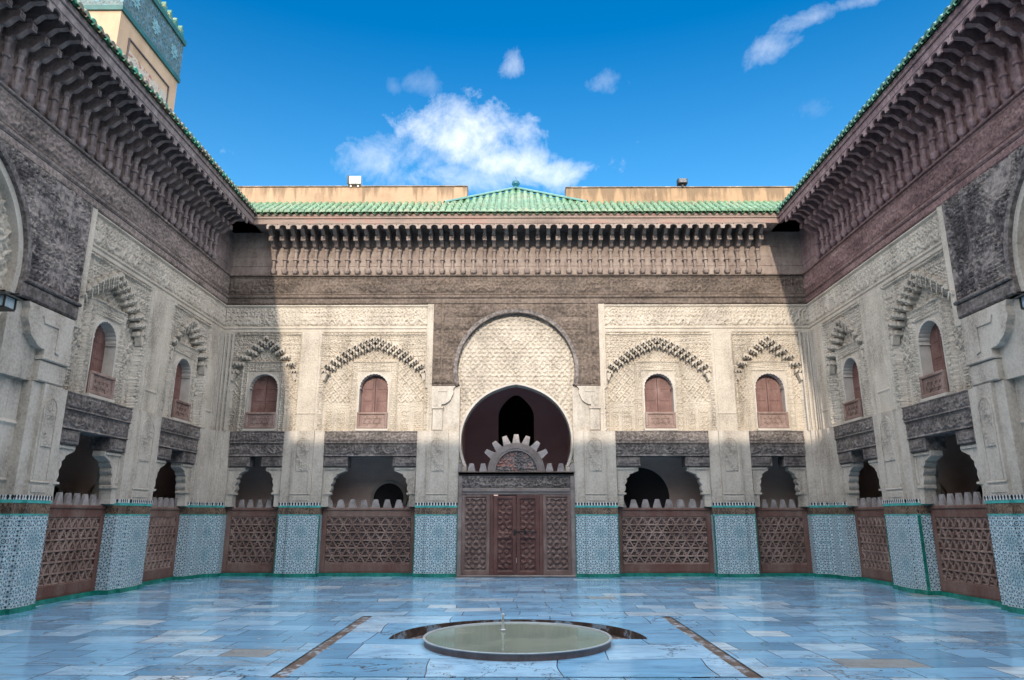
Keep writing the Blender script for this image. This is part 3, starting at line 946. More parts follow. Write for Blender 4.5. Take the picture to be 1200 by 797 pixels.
def screen(wall, x0, x1, label, nm):
    root = thing('lattice_screen', label, 'wooden screen', wall, (x0 + x1) / 2, 0.22, 0, 'lattice screens between the piers')
    h = (x1 - x0) / 2
    m = MB()
    st = 0.125
    m.cbox(-h, -h + st, 0, 0.09, 0.10, 1.62, 0.01)
    m.cbox(h - st, h, 0, 0.09, 0.10, 1.62, 0.01)
    m.cbox(-h + st, h - st, 0.003, 0.09, 0.10, 0.30, 0.01)
    m.cbox(-h + st, h - st, 0.003, 0.09, 1.46, 1.62, 0.01)
    m.cbox(-h, h, -0.02, 0.11, 1.62, 1.69, 0.015)
    m.cbox(-h, h, -0.005, 0.10, 0.085, 0.10, 0.004)
    m.build('frame', SCREENR, root)
    m = MB()
    m.box(-h, h, -0.03, 0.14, 0.0, 0.082)
    m.build('sill', GREEN, root)
    m = MB()
    a, b, z0, z1 = -h + st, h - st, 0.30, 1.46
    m.box(a, b, 0.055, 0.08, z0, z1)
    m.build('backboard', SCREENB, root)
    m = MB()
    ncol = 3 if h > 0.95 else 2
    per = (b - a) / ncol
    dirs = []
    rowh = (z1 - z0) / 6
    for j in range(1, 6):
        dirs.append(((a, z0 + j * rowh), (b, z0 + j * rowh), 0))
    slope = rowh * 2 / (per / 3)
    for j in range(-12, 6 * ncol + 12):
        xa = a + j * per / 6 + per / 12
        for s in (1, -1):
            if (j % 2 == 0):
                dirs.append(((xa, z0), (xa + s * (z1 - z0) / slope, z1), 1 if s > 0 else 2))
    for p, q, fam in dirs:
        t0, t1 = 0.0, 1.0
        dx = q[0] - p[0]
        if abs(dx) > 1e-6:
            ta, tb = (a + 0.01 - p[0]) / dx, (b - 0.01 - p[0]) / dx
            t0, t1 = max(t0, min(ta, tb)), min(t1, max(ta, tb))
        if t1 - t0 < 0.03:
            continue
        P = (p[0] + dx * t0, p[1] + (q[1] - p[1]) * t0)
        Q = (p[0] + dx * t1, p[1] + (q[1] - p[1]) * t1)
        m.bar(P, Q, 0.040, 0.006 + 0.004 * fam, 0.056, 0.35)
    # small stars' arms filling the lattice
    for i in range(ncol * 3):
        for j in range(6):
            cx, cz = a + (i + 0.5) * per / 3, z0 + (j + 0.5) * rowh
            for k in range(4):
                an = pi / 4 + k * pi / 2
                m.bar((cx + 0.02 * cos(an), cz + 0.02 * sin(an)), (cx + per * 0.12 * cos(an + 0.5), cz + rowh * 0.42 * sin(an + 0.5)), 0.022, 0.022 + 0.002 * (k % 2), 0.056, 0.3)
    m.cbox(a, b, 0.022, 0.055, z0, z0 + 0.03)
    m.cbox(a, b, 0.022, 0.055, z1 - 0.03, z1)
    m.build('lattice', SCREEN, root)
    for i in range(nm):
        cx = -h + (i + 0.5) * (2 * h / nm)
        mm = MB()
        w = h / nm
        j = random.uniform(-0.008, 0.008)
        mm.prism([(cx - w * 0.76, 1.69), (cx + w * 0.76, 1.69), (cx + w * 0.40 + j, 1.88 + j), (cx + w * 0.30 + j, 1.905 + j), (cx - w * 0.30 + j, 1.905 + j), (cx - w * 0.40 + j, 1.88 + j)], 0.02, 0.075)
        mm.build('merlon', MERLON, root)
    return root


def pier_body(root, segs, shaft_panel=True, top=Z_S0, border=True):
    """segs: (x0, x1, front y). dado of mosaic, inscription band, dentils, green base and plaster shaft"""
    parts = {k: MB() for k in ('base', 'dado', 'border', 'inscription', 'dentils', 'line', 'shaft')}
    lo = min(s[0] for s in segs)
    hi = max(s[1] for s in segs)
    for x0, x1, y in segs:
        parts['base'].box(x0, x1, y - 0.022, 0.5, 0.0, 0.085)
        parts['dado'].box(x0, x1, y, 0.5, 0.085, 1.50)
        parts['line'].box(x0, x1, y - 0.007, 0.5, 1.50, 1.525)
        parts['inscription'].box(x0, x1, y - 0.003, 0.5, 1.525, 1.695)
        parts['line'].box(x0, x1, y - 0.012, 0.5, 1.695, 1.745)
        parts['dentils'].box(x0, x1, y - 0.016, 0.5, 1.745, 1.82)
        parts['shaft'].box(x0, x1, y, 0.5, 1.82, top - 0.003)
    parts['border_b'] = MB()
    parts['border'].box(lo - 0.0005, lo + 0.020, segs[0][2] - 0.006, segs[0][2] + 0.05, 0.086, 1.499)
    parts['border_b'].box(hi - 0.020, hi + 0.0005, segs[-1][2] - 0.006, segs[-1][2] + 0.05, 0.086, 1.499)
    x0, x1, y = max(segs, key=lambda s: s[1] - s[0])
    if shaft_panel:
        c, w = (x0 + x1) / 2, (x1 - x0) / 2 - 0.05
        inn = pointed(c, 3.25, w - 0.035, 20, 0.18, 1.15)
        out = pointed(c, 3.25, w, 20, 0.18, 1.15)
        parts['shaft'].strip(inn, out, y - 0.018, y + 0.01)
        relief('carved_panel', x0 + 0.07, x1 - 0.07, 2.62, 3.56, lambda X, Z: np.where(np.abs(X - c) < (w - 0.06) * np.sqrt(np.clip(1 - (np.maximum(Z - 3.25, 0) / ((w - 0.03) * 1.12)) ** 2, 0, 1)), 0.012 + 0.014 * arabesque(X, Z, 0.12, 1.0 + x0 * 9) * worn(X, Z, 0.9, x0 * 7, 0.0), -0.02), PLASTER, root, 0.014, y=y)
        parts['shaft'].cbox(x0, x1, y - 0.02, y + 0.01, 2.02, 2.055, 0.008)
        parts['shaft'].cbox(x0 + 0.05, x1 - 0.05, y - 0.012, y + 0.01, 1.86, 1.98, 0.008)
    names = dict(base=('base_course', GREEN), dado=('mosaic_dado', ZEL), border=('tile_border', GREEN), border_b=('tile_border', GREEN), inscription=('inscription_band', SCRIPT),
                 dentils=('dentil_band', DENT), line=('glazed_line', TURQ), shaft=('shaft', PLASTER))
    for k, (nm, mt) in names.items():
        if 'border' in k and not border:
            continue
        parts[k].build(nm, mt, root)


def pier(wall, x0, x1, label, border=True):
    root = thing('tiled_pier', label, 'pier', wall, (x0 + x1) / 2, 0, 0, 'mosaic piers around the court')
    h = (x1 - x0) / 2
    pier_body(root, [(-h, -h * 0.50, -0.025), (-h * 0.50, h * 0.50, -0.085), (h * 0.50, h, -0.025)], border=border)
    return root


# cornice ---------------------------------------------------------------
OV, EZ = 0.90, 9.14           # overhang, underside of the eave beam


def bracket_mesh():
    m = MB()
    # colonette with bulb, ring and capital
    m.lathe(0, -0.105, [(0.015, 7.98), (0.06, 8.01), (0.085, 8.07), (0.085, 8.13), (0.05, 8.145), (0.034, 8.16), (0.040, 8.37), (0.074, 8.385), (0.074, 8.43),
                        (0.042, 8.445), (0.048, 8.62), (0.072, 8.65), (0.072, 8.71)], 10)
    m.box(-0.03, 0.03, -0.075, 0.0, 8.0, 8.7)

    def side(pts, w):
        # polygon in (outward p, z) extruded across x
        n = len(pts)
        m.add([(-w, -p, z) for p, z in pts] + [(w, -p, z) for p, z in pts],
              [tuple(range(n)), tuple(range(2 * n - 1, n - 1, -1))] + [(i, n + i, n + (i + 1) % n, (i + 1) % n) for i in range(n)])
    low = [(0.0, 8.50), (0.09, 8.60), (0.15, 8.70), (0.20, 8.735), (0.235, 8.72)]
    s1 = [(0.24 + 0.20 * t, 8.72 + 0.13 * (t * t * (3 - 2 * t))) for t in [i / 6 for i in range(7)]]
    side(low + s1 + [(0.455, 8.85), (0.455, 8.95), (0.0, 8.97)], 0.048)
    m.box(-0.058, 0.058, -0.50, -0.452, 8.835, 8.945)
    m.box(-0.025, 0.025, -0.512, -0.499, 8.86, 8.92)
    s2 = [(0.46 + 0.18 * t, 8.985 + 0.115 * (t * t * (3 - 2 * t))) for t in [i / 6 for i in range(7)]]
    side([(0.0, 8.985), (0.30, 8.985), (0.36, 9.0), (0.41, 8.975)] + s2 + [(0.70, 9.095), (0.83, 9.11), (0.83, 9.24), (0.0, 9.24)], 0.048)
    m.prism([(-0.066, 9.02), (0.066, 9.02), (0.03, 8.955), (-0.03, 8.955)], -0.46, -0.38)
    me = bpy.data.meshes.new('bracket')
    me.from_pydata(m.v, [], m.f)
    return me


BR = {}


def cornice(wall, x_lo, x_hi, b_lo, b_hi, frieze_mat, br_mat, label):
    """x_lo..x_hi: extent along the wall; b_lo..b_hi: extent of the brackets"""
    root = thing('bracketed_cornice', label, 'cornice', wall, 0, 0, 0, 'carved wooden cornices around the court')
    ph = {'back': 0.3, 'left': 1.9, 'right': 4.1}[wall]
    relief('frieze', x_lo, x_hi, 7.40, 7.93, lambda X, Z: 0.045 + 0.04 * script(X, Z, 7.44, 7.88, 0.10, ph) * worn(X, Z, 2.2, ph, 0.15) + 0.03 * (edge(Z, 7.91, 0.025) + edge(Z, 7.42, 0.02)), frieze_mat, root, 0.02)
    m = MB()
    m.cbox(x_lo, x_hi, -0.055, 0.2, 7.14, 7.30, 0.02)
    m.cbox(x_lo, x_hi, -0.085, 0.2, 7.30, 7.40, 0.03)
    m.cbox(x_lo, x_hi, -0.115, 0.2, 7.93, 7.975, 0.012)
    m.build('moulding', frieze_mat, root)
    m = MB()
    for z0, z1, y in ((7.975, 8.24, -0.02), (8.243, 8.52, -0.028), (8.523, 8.80, -0.02), (8.803, 9.30, -0.025)):
        m.cbox(x_lo, x_hi, y, 0.2, z0, z1, 0.006)
    m.build('backing_boards', br_mat, root)
    # soffit, eave beam, arched valance
    x_lo2, x_hi2 = x_lo, x_hi
    e_lo = x_lo + (OV if mit[wall][0] else 0)
    e_hi = x_hi - (OV if mit[wall][1] else 0)
    m = MB()
    m.box(x_lo, x_hi, -OV + 0.07, -0.03, 9.25, 9.30)
    m.build('soffit', br_mat, root)
    m = MB()
    m.cbox(e_lo, e_hi, -OV, -OV + 0.07, EZ, EZ + 0.15, 0.01)
    m.cbox(e_lo, e_hi, -OV - 0.03, -OV + 0.07, EZ + 0.15, EZ + 0.21, 0.012)
    m.cbox(e_lo, e_hi, -OV - 0.015, -OV + 0.07, EZ + 0.21, EZ + 0.29, 0.012)
    m.build('eave_beam', FASCIA if wall == 'back' else br_mat, root)
    n = int(round((b_hi - b_lo) / 0.293))
    pitch = (b_hi - b_lo) / n
    m = MB()
    for i in range(n):
        xc = b_lo + (i + 0.5) * pitch
        g = pitch / 2 - 0.052
        z0, z1 = EZ - 0.13, EZ - 0.002
        arc = [(xc + g * cos(pi * t / 10), z0 + 0.04 + (z1 - z0 - 0.055) * sin(pi * t / 10)) for t in range(11)]
        top = [(xc + pitch / 2, z0), (xc + pitch / 2, z1)] + [(xc + pitch / 2 - pitch * t / 7, z1) for t in range(1, 7)] + [(xc - pitch / 2, z1), (xc - pitch / 2, z0)]
        inn = [(xc + g, z0)] + arc + [(xc - g, z0)]
        outp = []
        for k, (a, b) in enumerate(inn):
            if b <= z0 + 1e-6:
                outp.append((xc + pitch / 2 * (1 if a > xc else -1), z0))
            else:
                th = (k - 1) / 10 * pi
                if th < pi * 0.28:
                    outp.append((xc + pitch / 2, z0 + (z1 - z0) * min(1, th / (pi * 0.28))))
                elif th > pi * 0.72:
                    outp.append((xc - pitch / 2, z0 + (z1 - z0) * min(1, (pi - th) / (pi * 0.28))))
                else:
                    outp.append((xc + pitch / 2 * (1 - 2 * (th - pi * 0.28) / (pi * 0.44)), z1))
        m.strip(inn, outp, -OV + 0.012, -OV + 0.045)
    m.build('arched_valance', br_mat, root)
    if br_mat not in BR:
        me = bracket_mesh()
        first = link_mesh('bracket', me, br_mat, root)
        BR[br_mat] = first
        first.location.x = b_lo
        k0 = 1
    else:
        k0 = 0
    for i in range(k0, n + 1):
        o = BR[br_mat].copy()
        COL.objects.link(o)
        o.parent = root
        o.location = (b_lo + i * pitch + random.uniform(-0.008, 0.008), 0, random.uniform(-0.006, 0.006))
        o.rotation_euler = (0, random.uniform(-0.02, 0.02) * 0.1, random.uniform(-0.02, 0.02))
        o.scale = (random.uniform(0.9, 1.08), random.uniform(0.97, 1.01), 1)
    return root


mit = {'back': (True, True), 'left': (False, True), 'right': (True, False)}


def tile_rows(m, x_lo, x_hi, p0, p1, z0, slope, mit_lo, mit_hi, pitch=0.19, rad=0.082, end=None):
    """barrel tiles running up a slope. p = distance in front of the wall plane (p0 at the eave, p1 uphill)"""
    n = int(round((x_hi - x_lo) / pitch))
    pt = (x_hi - x_lo) / n
    for i in range(n):
        xc = x_lo + (i + 0.5) * pt
        pa, pb = p0, p1
        if mit_lo and xc - x_lo < p0 - 0.0:
            pa = min(p0, xc - x_lo)
        if mit_hi and x_hi - xc < p0:
            pa = min(pa, x_hi - xc)
        if end:
            pb = end(xc, p1)
        L = pa - pb
        if L < 0.03:
            continue
        k = max(1, int(round(L / 0.30)))
        for j in range(k):
            qa, qb = pa - L * j / k + 0.012, pa - L * (j + 1) / k - 0.015
            ra, rb = rad, rad * 0.80
            v = []
            jit = random.uniform(-0.007, 0.007)
            for q, r, lift in ((qa, ra, 0.0), (qb, rb, 0.0)):
                zb = z0 + (p0 - q) * slope + jit * 0.5
                for t in range(9):
                    a = pi * t / 8
                    v.append((xc + jit + r * cos(a), -q, zb + r * 1.05 * sin(a)))
            f = [(t, t + 1, 9 + t + 1, 9 + t) for t in range(8)] + [tuple(range(9))]
            m.add(v, f)
        # hollow pan tile between the rows, hanging over the eave
        v = []
        for q in (pa + 0.03, pb):
            zb = z0 + (p0 - q) * slope
            for t in range(7):
                a = pi + pi * t / 6
                v.append((xc + pt / 2 + 0.07 * cos(a), -q, zb + 0.012 + 0.085 * sin(a)))
        m.add(v, [(t, t + 1, 8 + t, 7 + t) for t in range(6)])
        m.add([(xc - pt / 2, -pa, z0 - 0.02 + (p0 - pa) * slope), (xc + pt / 2, -pa, z0 - 0.02 + (p0 - pa) * slope),
               (xc + pt / 2, -pb, z0 - 0.02 + (p0 - pb) * slope), (xc - pt / 2, -pb, z0 - 0.02 + (p0 - pb) * slope)], [(0, 1, 2, 3)])


# ------------------------------------------------------------------ THE SETTING: ground, paving
def sheet(name, rects, z, mat):
    m = MB()
    for x0, x1, y0, y1 in rects:
        m.add([(x0, y0, z), (x1, y0, z), (x1, y1, z), (x0, y1, z)], [(0, 1, 2, 3)])
    return struct(m.build(name, mat))


sheet('ground', [(-300, 300, -300, 300)], -0.40, DIRT)
PX, PY0, PY1 = 2.20, 7.28, 11.42
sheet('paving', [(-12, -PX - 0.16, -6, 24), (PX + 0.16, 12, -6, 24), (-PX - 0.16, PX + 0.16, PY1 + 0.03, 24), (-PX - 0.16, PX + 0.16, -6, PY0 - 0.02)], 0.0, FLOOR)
# worn drains either side of the central slabs
m = MB()
for s in (-1, 1):
    a, b = sorted((s * PX, s * (PX + 0.16)))
    m.add([(a, PY0 - 3, -0.012), (b, PY0 - 3, -0.012), (b, PY1 + 0.03, -0.012), (a, PY1 + 0.03, -0.012)], [(0, 1, 2, 3)])
m.add([(-PX, PY0 - 0.02, -0.05), (PX, PY0 - 0.02, -0.05), (PX, PY0, -0.05), (-PX, PY0, -0.05)], [(0, 1, 2, 3)])
struct(m.build('drain', DIRT))
sheet('drain_bed', [(-PX - 0.3, PX + 0.3, PY0 - 0.1, PY1 + 0.1)], -0.16, DIRT)
# central slabs with the curved channel behind the basin
CH = (0.02, 9.48, 1.62)
m = MB()
N = 96
ring, box_ = [], []
for i in range(N):
    a = 2 * pi * i / N + 1e-4
    c, s_ = cos(a), sin(a)
    ring.append((CH[0] + CH[2] * c, CH[1] + CH[2] * s_))
    tx = ((PX - CH[0]) / c if c > 0 else (-PX - CH[0]) / c)
    ty = ((PY1 - CH[1]) / s_ if s_ > 0 else (PY0 - CH[1]) / s_)
    k = min(tx, ty)
    box_.append((CH[0] + k * c, CH[1] + k * s_))
corner_pts = [(PX, PY0), (PX, PY1), (-PX, PY0), (-PX, PY1)]
for cp in corner_pts:      # snap the nearest ray to each corner
    j = min(range(N), key=lambda t: (box_[t][0] - cp[0]) ** 2 + (box_[t][1] - cp[1]) ** 2)
    box_[j] = cp
SLZ = 0.006
v = [(x, y, SLZ) for x, y in ring] + [(x, y, SLZ) for x, y in box_] + [(x, y, -0.15) for x, y in box_]
m.add(v, [(i, N + i, N + (i + 1) % N, (i + 1) % N) for i in range(N)] + [(N + i, 2 * N + i, 2 * N + (i + 1) % N, N + (i + 1) % N) for i in range(N)])
# front part of the ring is filled with slab, the back part is the open channel
lo_a, hi_a = -0.06, pi + 0.06
fill = [i for i in range(N) if not (lo_a < ((2 * pi * i / N + pi / 2) % (2 * pi)) - pi / 2 < hi_a)]
pts = [(ring[i][0], ring[i][1], SLZ) for i in fill]
m.add(pts, [tuple(range(len(pts)))])
struct(m.build('central_slabs', SLAB))
m = MB()
op = [i for i in range(N) if i not in fill]
op = sorted(op, key=lambda i: ((2 * pi * i / N + pi / 2) % (2 * pi)))
k = len(op)
v = [(ring[i][0], ring[i][1], SLZ - 0.002) for i in op] + [(ring[i][0], ring[i][1], -0.11) for i in op] + [(CH[0] + 0.9 * cos(2 * pi * i / N), CH[1] + 0.9 * sin(2 * pi * i / N), -0.11) for i in op]
m.add(v, [(i, i + 1, k + i + 1, k + i) for i in range(k - 1)] + [(k + i, k + i + 1, 2 * k + i + 1, 2 * k + i) for i in range(k - 1)])
struct(m.build('channel', DIRT))

GD = 1.5          # depth of the gallery behind the screens
# ------------------------------------------------------------------ courtyard walls
WLAB = {'back': 'carved stucco facade facing the viewer, sunlit, with four arched windows and a tall central portal',
        'left': 'carved stucco facade in shade running along the left side below the minaret',
        'right': 'carved stucco facade in shade running along the right side, opposite the minaret'}
for wall in ('back', 'left', 'right'):
    L = LAY[wall]
    root = thing('courtyard_wall', WLAB[wall], 'wall', wall)
    sides = (-1, 1) if wall == 'back' else ((1,) if wall == 'left' else (-1,))
    ph0 = {'back': 0.0, 'left': 2.0, 'right': 5.0}[wall]
    for s in sides:
        a0, a1 = mirror(s, L['wood'] - 0.02, L['corner'])

        def hf(X, Z, s=s):
            return stucco_height(np.abs(X), Z, L, ph0 + s)

        def mk(X, Z, s=s):
            A = np.abs(X)
            return ~(in_window(A - L['wb'][0], Z, 0.022) | in_window(A - L['nb'][0], Z, 0.022))
        relief('stucco_panel', a0, a1, Z_S0, Z_S1, hf, STUCCO, root, 0.0135, mk)
        for key, kind in (('wb', 'wide'), ('nb', 'narrow')):
            c, b = L[key]
            build_window(wall, root, s * c, None)
            muqarnas(root, s * c, b)
        for key in ('W', 'N'):
            b0, b1 = L[key]
            dp = 0.58 if (b1 - b0) > 1.6 else 0.44
            corbel(root, s * b0, s, dp)
            corbel(root, s * b1, -s, dp)
    # upper storey mass, floor of the upper storey, roof slab
    c = L['corner']
    m = MB()
    m.box(-c - 3.2, c + 3.2, 0.445, 3.4, 6.6, 9.35) if wall == 'back' else m.box(-c, c, 0.445, 3.2, 6.6, 9.35)
    for s in (-1, 1):
        a0, a1 = mirror(s, 1.75, c + (3.2 if wall == 'back' else 0))
        m.box(a0, a1, 0.445, 3.4 if wall == 'back' else 3.2, 3.60, 6.599)
    m.build('upper_storey', PLASTER, root)
    # gallery behind the screens
    m = MB()
    for s in (-1, 1):
        a0, a1 = mirror(s, 1.75, c)
        if wall == 'back' or s == (1 if wall == 'left' else -1):
            a0, a1 = mirror(s, 1.75, c + 3.3 if wall == 'back' else c + 3.0)
        m.box(a0, a1, GD, 3.3, 0, 3.599)
        m.box(*mirror(s, 1.62, 1.75), 0.45, 3.4, 0, 6.59)
    m.build('gallery', INNER, root)
    arches = {'back': [(-3.55, 1.95, 0.42), (-6.35, 1.95, 0.42), (3.45, 2.0, 0.80), (6.2, 2.0, 0.42)],
              'left': [(4.1, 1.75, 0.36), (5.6, 1.75, 0.36), (7.4, 1.75, 0.4)], 'right': [(-4.1, 1.75, 0.36), (-5.6, 1.75, 0.36), (-7.4, 1.75, 0.4)]}[wall]
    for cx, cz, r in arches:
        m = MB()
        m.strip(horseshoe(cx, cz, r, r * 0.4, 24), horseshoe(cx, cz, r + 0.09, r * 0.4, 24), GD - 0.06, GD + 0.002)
        dw = m.build('gallery_doorway', REVEAL if r < 0.6 else INNER, root)
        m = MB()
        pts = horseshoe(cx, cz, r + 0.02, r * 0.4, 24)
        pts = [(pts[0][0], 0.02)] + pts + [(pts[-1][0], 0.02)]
        m.prism(pts, GD - 0.03, GD - 0.004)  # flat dark panel on the wall, standing in for the doorway's shade
        m.build('passage_dark', VOID, dw)
    # stucco storey continuing past the frame (plain)
    if wall != 'back':
        s = -1 if wall == 'left' else 1
        a0, a1 = mirror(s, 1.75, c)
        m = MB()
        m.box(a0, a1, 0.0, 0.45, 0, 7.14)
        m.build('plain_wall', PLASTER, root)

# ------------------------------------------------------------------ portals with wooden arch surround
for wall in ('back', 'left', 'right'):
    L = LAY[wall]
    ww = L['wood']
    zc, r = (5.31, 1.58) if wall == 'back' else (5.36, 1.78)
    lab = {'back': 'weathered wooden surround framing the tall horseshoe arch over the carved door',
           'left': 'dark wooden arch surround cut by the left edge of the picture',
           'right': 'grey carved wooden arch surround cut by the right edge of the picture'}[wall]
    root = thing('arch_surround', lab, 'arch surround', wall, 0, 0, 0, 'wooden surrounds of the great arches')
    z0 = 4.91
    post = 2.0 if wall == 'back' else 2.62

    def hw_(X, Z, ww=ww, post=post, wall=wall):
        A = np.abs(X)
        row = np.abs(fr((Z - 4.91) / 0.37) - 0.5)
        h = 0.02 + 0.042 * (arabesque(X, Z, 0.125, 1.0) if wall != 'back' else 0.6 * script(X, np.mod(Z - 4.91, 0.37), 0.0, 0.37, 0.09, 0.5)) * worn(X, Z, 1.5, 2.0 + len(wall), 0.1)
        h -= 0.012 * sst(0.47, 0.495, row)
        h = np.where((A > post - 0.05) & (A < post + 0.05), 0.06, h)
        h = np.where(A > ww - 0.06, 0.045, h)
        return h

    relief('carved_boards', -ww, ww, z0, 7.14, hw_, WOOD if wall == 'back' else WOODP, root, 0.02,
           lambda X, Z: (X ** 2 + (Z - zc) ** 2 > (r + 0.02) ** 2) & ~((np.abs(X) < r) & (Z < zc)), y=-0.01, thick=0.2)
    pts_i, pts_o = horseshoe(0, zc, r, 0.42, 60), horseshoe(0, zc, r + 0.10, 0.42, 60)
    m = MB()
    m.strip(pts_i, pts_o, -0.075, 0.25)
    m.build('arch_moulding', WOODD, root)
    m = MB()
    if wall != 'back':
      m.strip(horseshoe(0, zc, r - 0.11, 0.42, 60), [(x * 0.9995, z) for x, z in pts_i], 0.0, 0.2)
      m.build('plaster_rim', PLASTER, root)
    for s in (-1, 1):
        m = MB()
        a0, a1 = mirror(s, r - 0.02, ww)
        if wall == 'back':
            m.cbox(a0, a1, -0.07, 0.2, z0 - 0.06, z0 - 0.002, 0.02)
        else:
            m.cbox(a0, a1, -0.10, 0.2, z0, z0 + 0.25, 0.03)
            m.cbox(a0, a1, -0.14, 0.2, z0 + 0.25, z0 + 0.31, 0.02)
        m.build('bracket_shelf', WOODD if wall != 'back' else WOOD, root)

    wr = next(o for o in COL.objects if o.name.startswith('courtyard_wall') and o.get('label') == WLAB[wall])
    # recessed stucco tympanum
    ic, ir = 3.41, 1.46
    if wall == 'back':
        relief('tympanum', -1.66, 1.66, 2.72, 6.98, lambda X, Z: (0.028 * quasi(X, Z, 0.11) + 0.012 * sebka(X, Z, 0.42, 0.46)) * worn(X, Z, 2, 3, 0.6) - 0.025 * drilled(X, Z, 0.13, 0.17) + 0.03 * edge(np.hypot(X, Z - zc), 1.47, 0.05) + rng.normal(0, 0.0016, X.shape),
               STUCCO, wr, 0.014, lambda X, Z: ~((X ** 2 + (Z - ic) ** 2 < (ir + 0.03) ** 2) | ((np.abs(X) < 1.3) & (Z < ic))), y=0.16)
        m = MB()
        pi_, po_ = horseshoe(0, ic, ir, 0.66, 60), horseshoe(0, ic, ir + 0.06, 0.66, 60)
        pi_ = [(x, z + 0.05 * max(0, 1 - abs(x) / 0.5) ** 1.3 * (z > ic)) for x, z in pi_]
        po_ = [(x, z + 0.05 * max(0, 1 - abs(x) / 0.5) ** 1.3 * (z > ic)) for x, z in po_]
        m.strip(pi_, po_, 0.10, 0.50)
        m.build('inner_arch', REVEAL, wr)
        # vestibule
        m = MB()
        m.box(-1.95, -0.62, 5.9, 6.1, 0, 6.6)
        m.box(0.62, 1.95, 5.9, 6.1, 0, 6.6)
        op_ = pointed(0, 4.85, 0.62, 20, 0.25)
        top_ = [(0.62 - 1.24 * i / 20, 6.6) for i in range(21)]
        m.strip(op_, top_, 5.9, 6.1)
        for sx in (-1, 1):
            m.box(*mirror(sx, 1.755, 1.95), 3.4, 5.899, 0, 6.6)
        m.box(-1.95, 1.95, 3.41, 6.1, 6.601, 6.8)
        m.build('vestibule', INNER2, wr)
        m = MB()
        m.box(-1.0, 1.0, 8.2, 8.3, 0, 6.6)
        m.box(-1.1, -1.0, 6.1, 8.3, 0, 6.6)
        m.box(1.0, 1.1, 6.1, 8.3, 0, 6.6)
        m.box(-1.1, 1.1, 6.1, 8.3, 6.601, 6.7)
        m.build('passage_dark', VOID, wr)  # walls coloured near black in place of deep shade
        # jambs beside the door and little capitals under the wooden surround
        for s in (-1, 1):
            m = MB()
            a0, a1 = mirror(s, 1.50, 2.27)
            m.box(a0, a1, 0.02, 0.44, 3.66, 4.85)
            m.box(*mirror(s, 1.30, 1.62), 0.10, 0.44, 2.0, 2.74)
            cap = [(s * 1.62, 4.85), (s * 2.24, 4.85), (s * 2.24, 4.30), (s * 1.98, 4.30)]
            cap += [(s * (1.98 - 0.30 * sin(t / 10 * pi / 2) - 0.02 * abs(sin(t / 10 * pi * 3))), 4.36 + 0.40 * (1 - cos(t / 10 * pi / 2))) for t in range(11)]
            m.prism(cap, -0.06, 0.03)
            m.cbox(*mirror(s, 1.93, 2.24), -0.075, 0.02, 4.24, 4.295, 0.01)
            m.cbox(*mirror(s, 1.94, 2.22), -0.05, 0.02, 3.67, 4.235, 0.02)
            m.strip([(s * 2.08, 4.35), (s * 2.08, 4.70), (s * 1.84, 4.70)], [(s * 2.17, 4.33), (s * 2.17, 4.79), (s * 1.8, 4.79)], -0.075, -0.055)
            m.build('portal_jamb', PLASTER, wr)
    else:
        s = 1 if wall == 'left' else -1
        relief('tympanum', -1.80, 1.80, 4.45, 7.13, lambda X, Z: 0.05 * sebka(X, Z, 0.32, 0.36) * worn(X, Z, 2, 3, 0.45) + 0.03 * edge(np.hypot(X, Z - zc), 1.47, 0.04) + 0.03 * edge(Z, 4.72, 0.03),
               STUCCO, wr, 0.02, y=0.16)
        m = MB()
        a0, a1 = mirror(s, 1.70, 3.26)
        m.box(a0, a1, 0.03, 0.44, 3.66, 4.905)
        cap = [(s * 1.95, 4.88), (s * 3.16, 4.88), (s * 3.16, 4.10), (s * 2.50, 4.10)]
        cap += [(s * (2.50 - 0.50 * sin(t / 12 * pi / 2) - 0.03 * abs(sin(t / 12 * pi * 3))), 4.20 + 0.58 * (1 - cos(t / 12 * pi / 2))) for t in range(13)]
        m.prism(cap, -0.10, 0.035)
        m.cbox(*mirror(s, 2.46, 3.18), -0.12, 0.03, 4.03, 4.095, 0.015)
        m.cbox(*mirror(s, 2.48, 3.16), -0.085, 0.03, 3.67, 4.02, 0.02)
        m.strip([(s * 2.75, 4.2), (s * 2.75, 4.62), (s * 2.38, 4.62)], [(s * 2.86, 4.17), (s * 2.86, 4.73), (s * 2.33, 4.73)], -0.12, -0.098)
        m.build('portal_jamb', PLASTER, wr)

        def jp(X, Z, s=s):
            A = np.abs(X)
            g = np.hypot(A - 1.68, np.maximum(Z - 4.1, 0))
            inside = (g < 0.34) & (Z > 3.0)
            h = np.where(inside, 0.02 * arabesque(X, Z, 0.15, 1.0), 0.0) + 0.03 * edge(g, 0.37, 0.03) * (Z > 3.0)
            h += 0.03 * (edge(Z, 2.95, 0.035) + edge(Z, 2.05, 0.03)) + 0.02 * edge(A, 2.14, 0.03)
            return h
        relief('jamb_panel', *mirror(s, 0.9, 2.44), 1.82, 4.46, jp, PLASTER, wr, 0.02, y=0.14)
        m = MB()
        m.box(*mirror(s, 0.9, 2.44), 0.14, 0.45, 0.085, 1.50)
        m.build('mosaic_dado', ZEL, wr)
        m = MB()
        m.box(*mirror(s, 0.9, 2.44), 0.12, 0.45, 0, 0.085)
        m.build('base_course', GREEN, wr)
        m = MB()
        m.box(*mirror(s, 0.9, 2.44), 0.137, 0.45, 1.525, 1.695)
        m.build('inscription_band', SCRIPT, wr)
        m = MB()
        m.box(*mirror(s, 0.9, 2.44), 0.133, 0.45, 1.50, 1.525)
        m.box(*mirror(s, 0.9, 2.44), 0.128, 0.45, 1.695, 1.745)
        m.build('glazed_line', TURQ, wr)
        m = MB()
        m.box(*mirror(s, 0.9, 2.44), 0.124, 0.45, 1.745, 1.82)
        m.build('dentil_band', DENT, wr)
        m = MB()
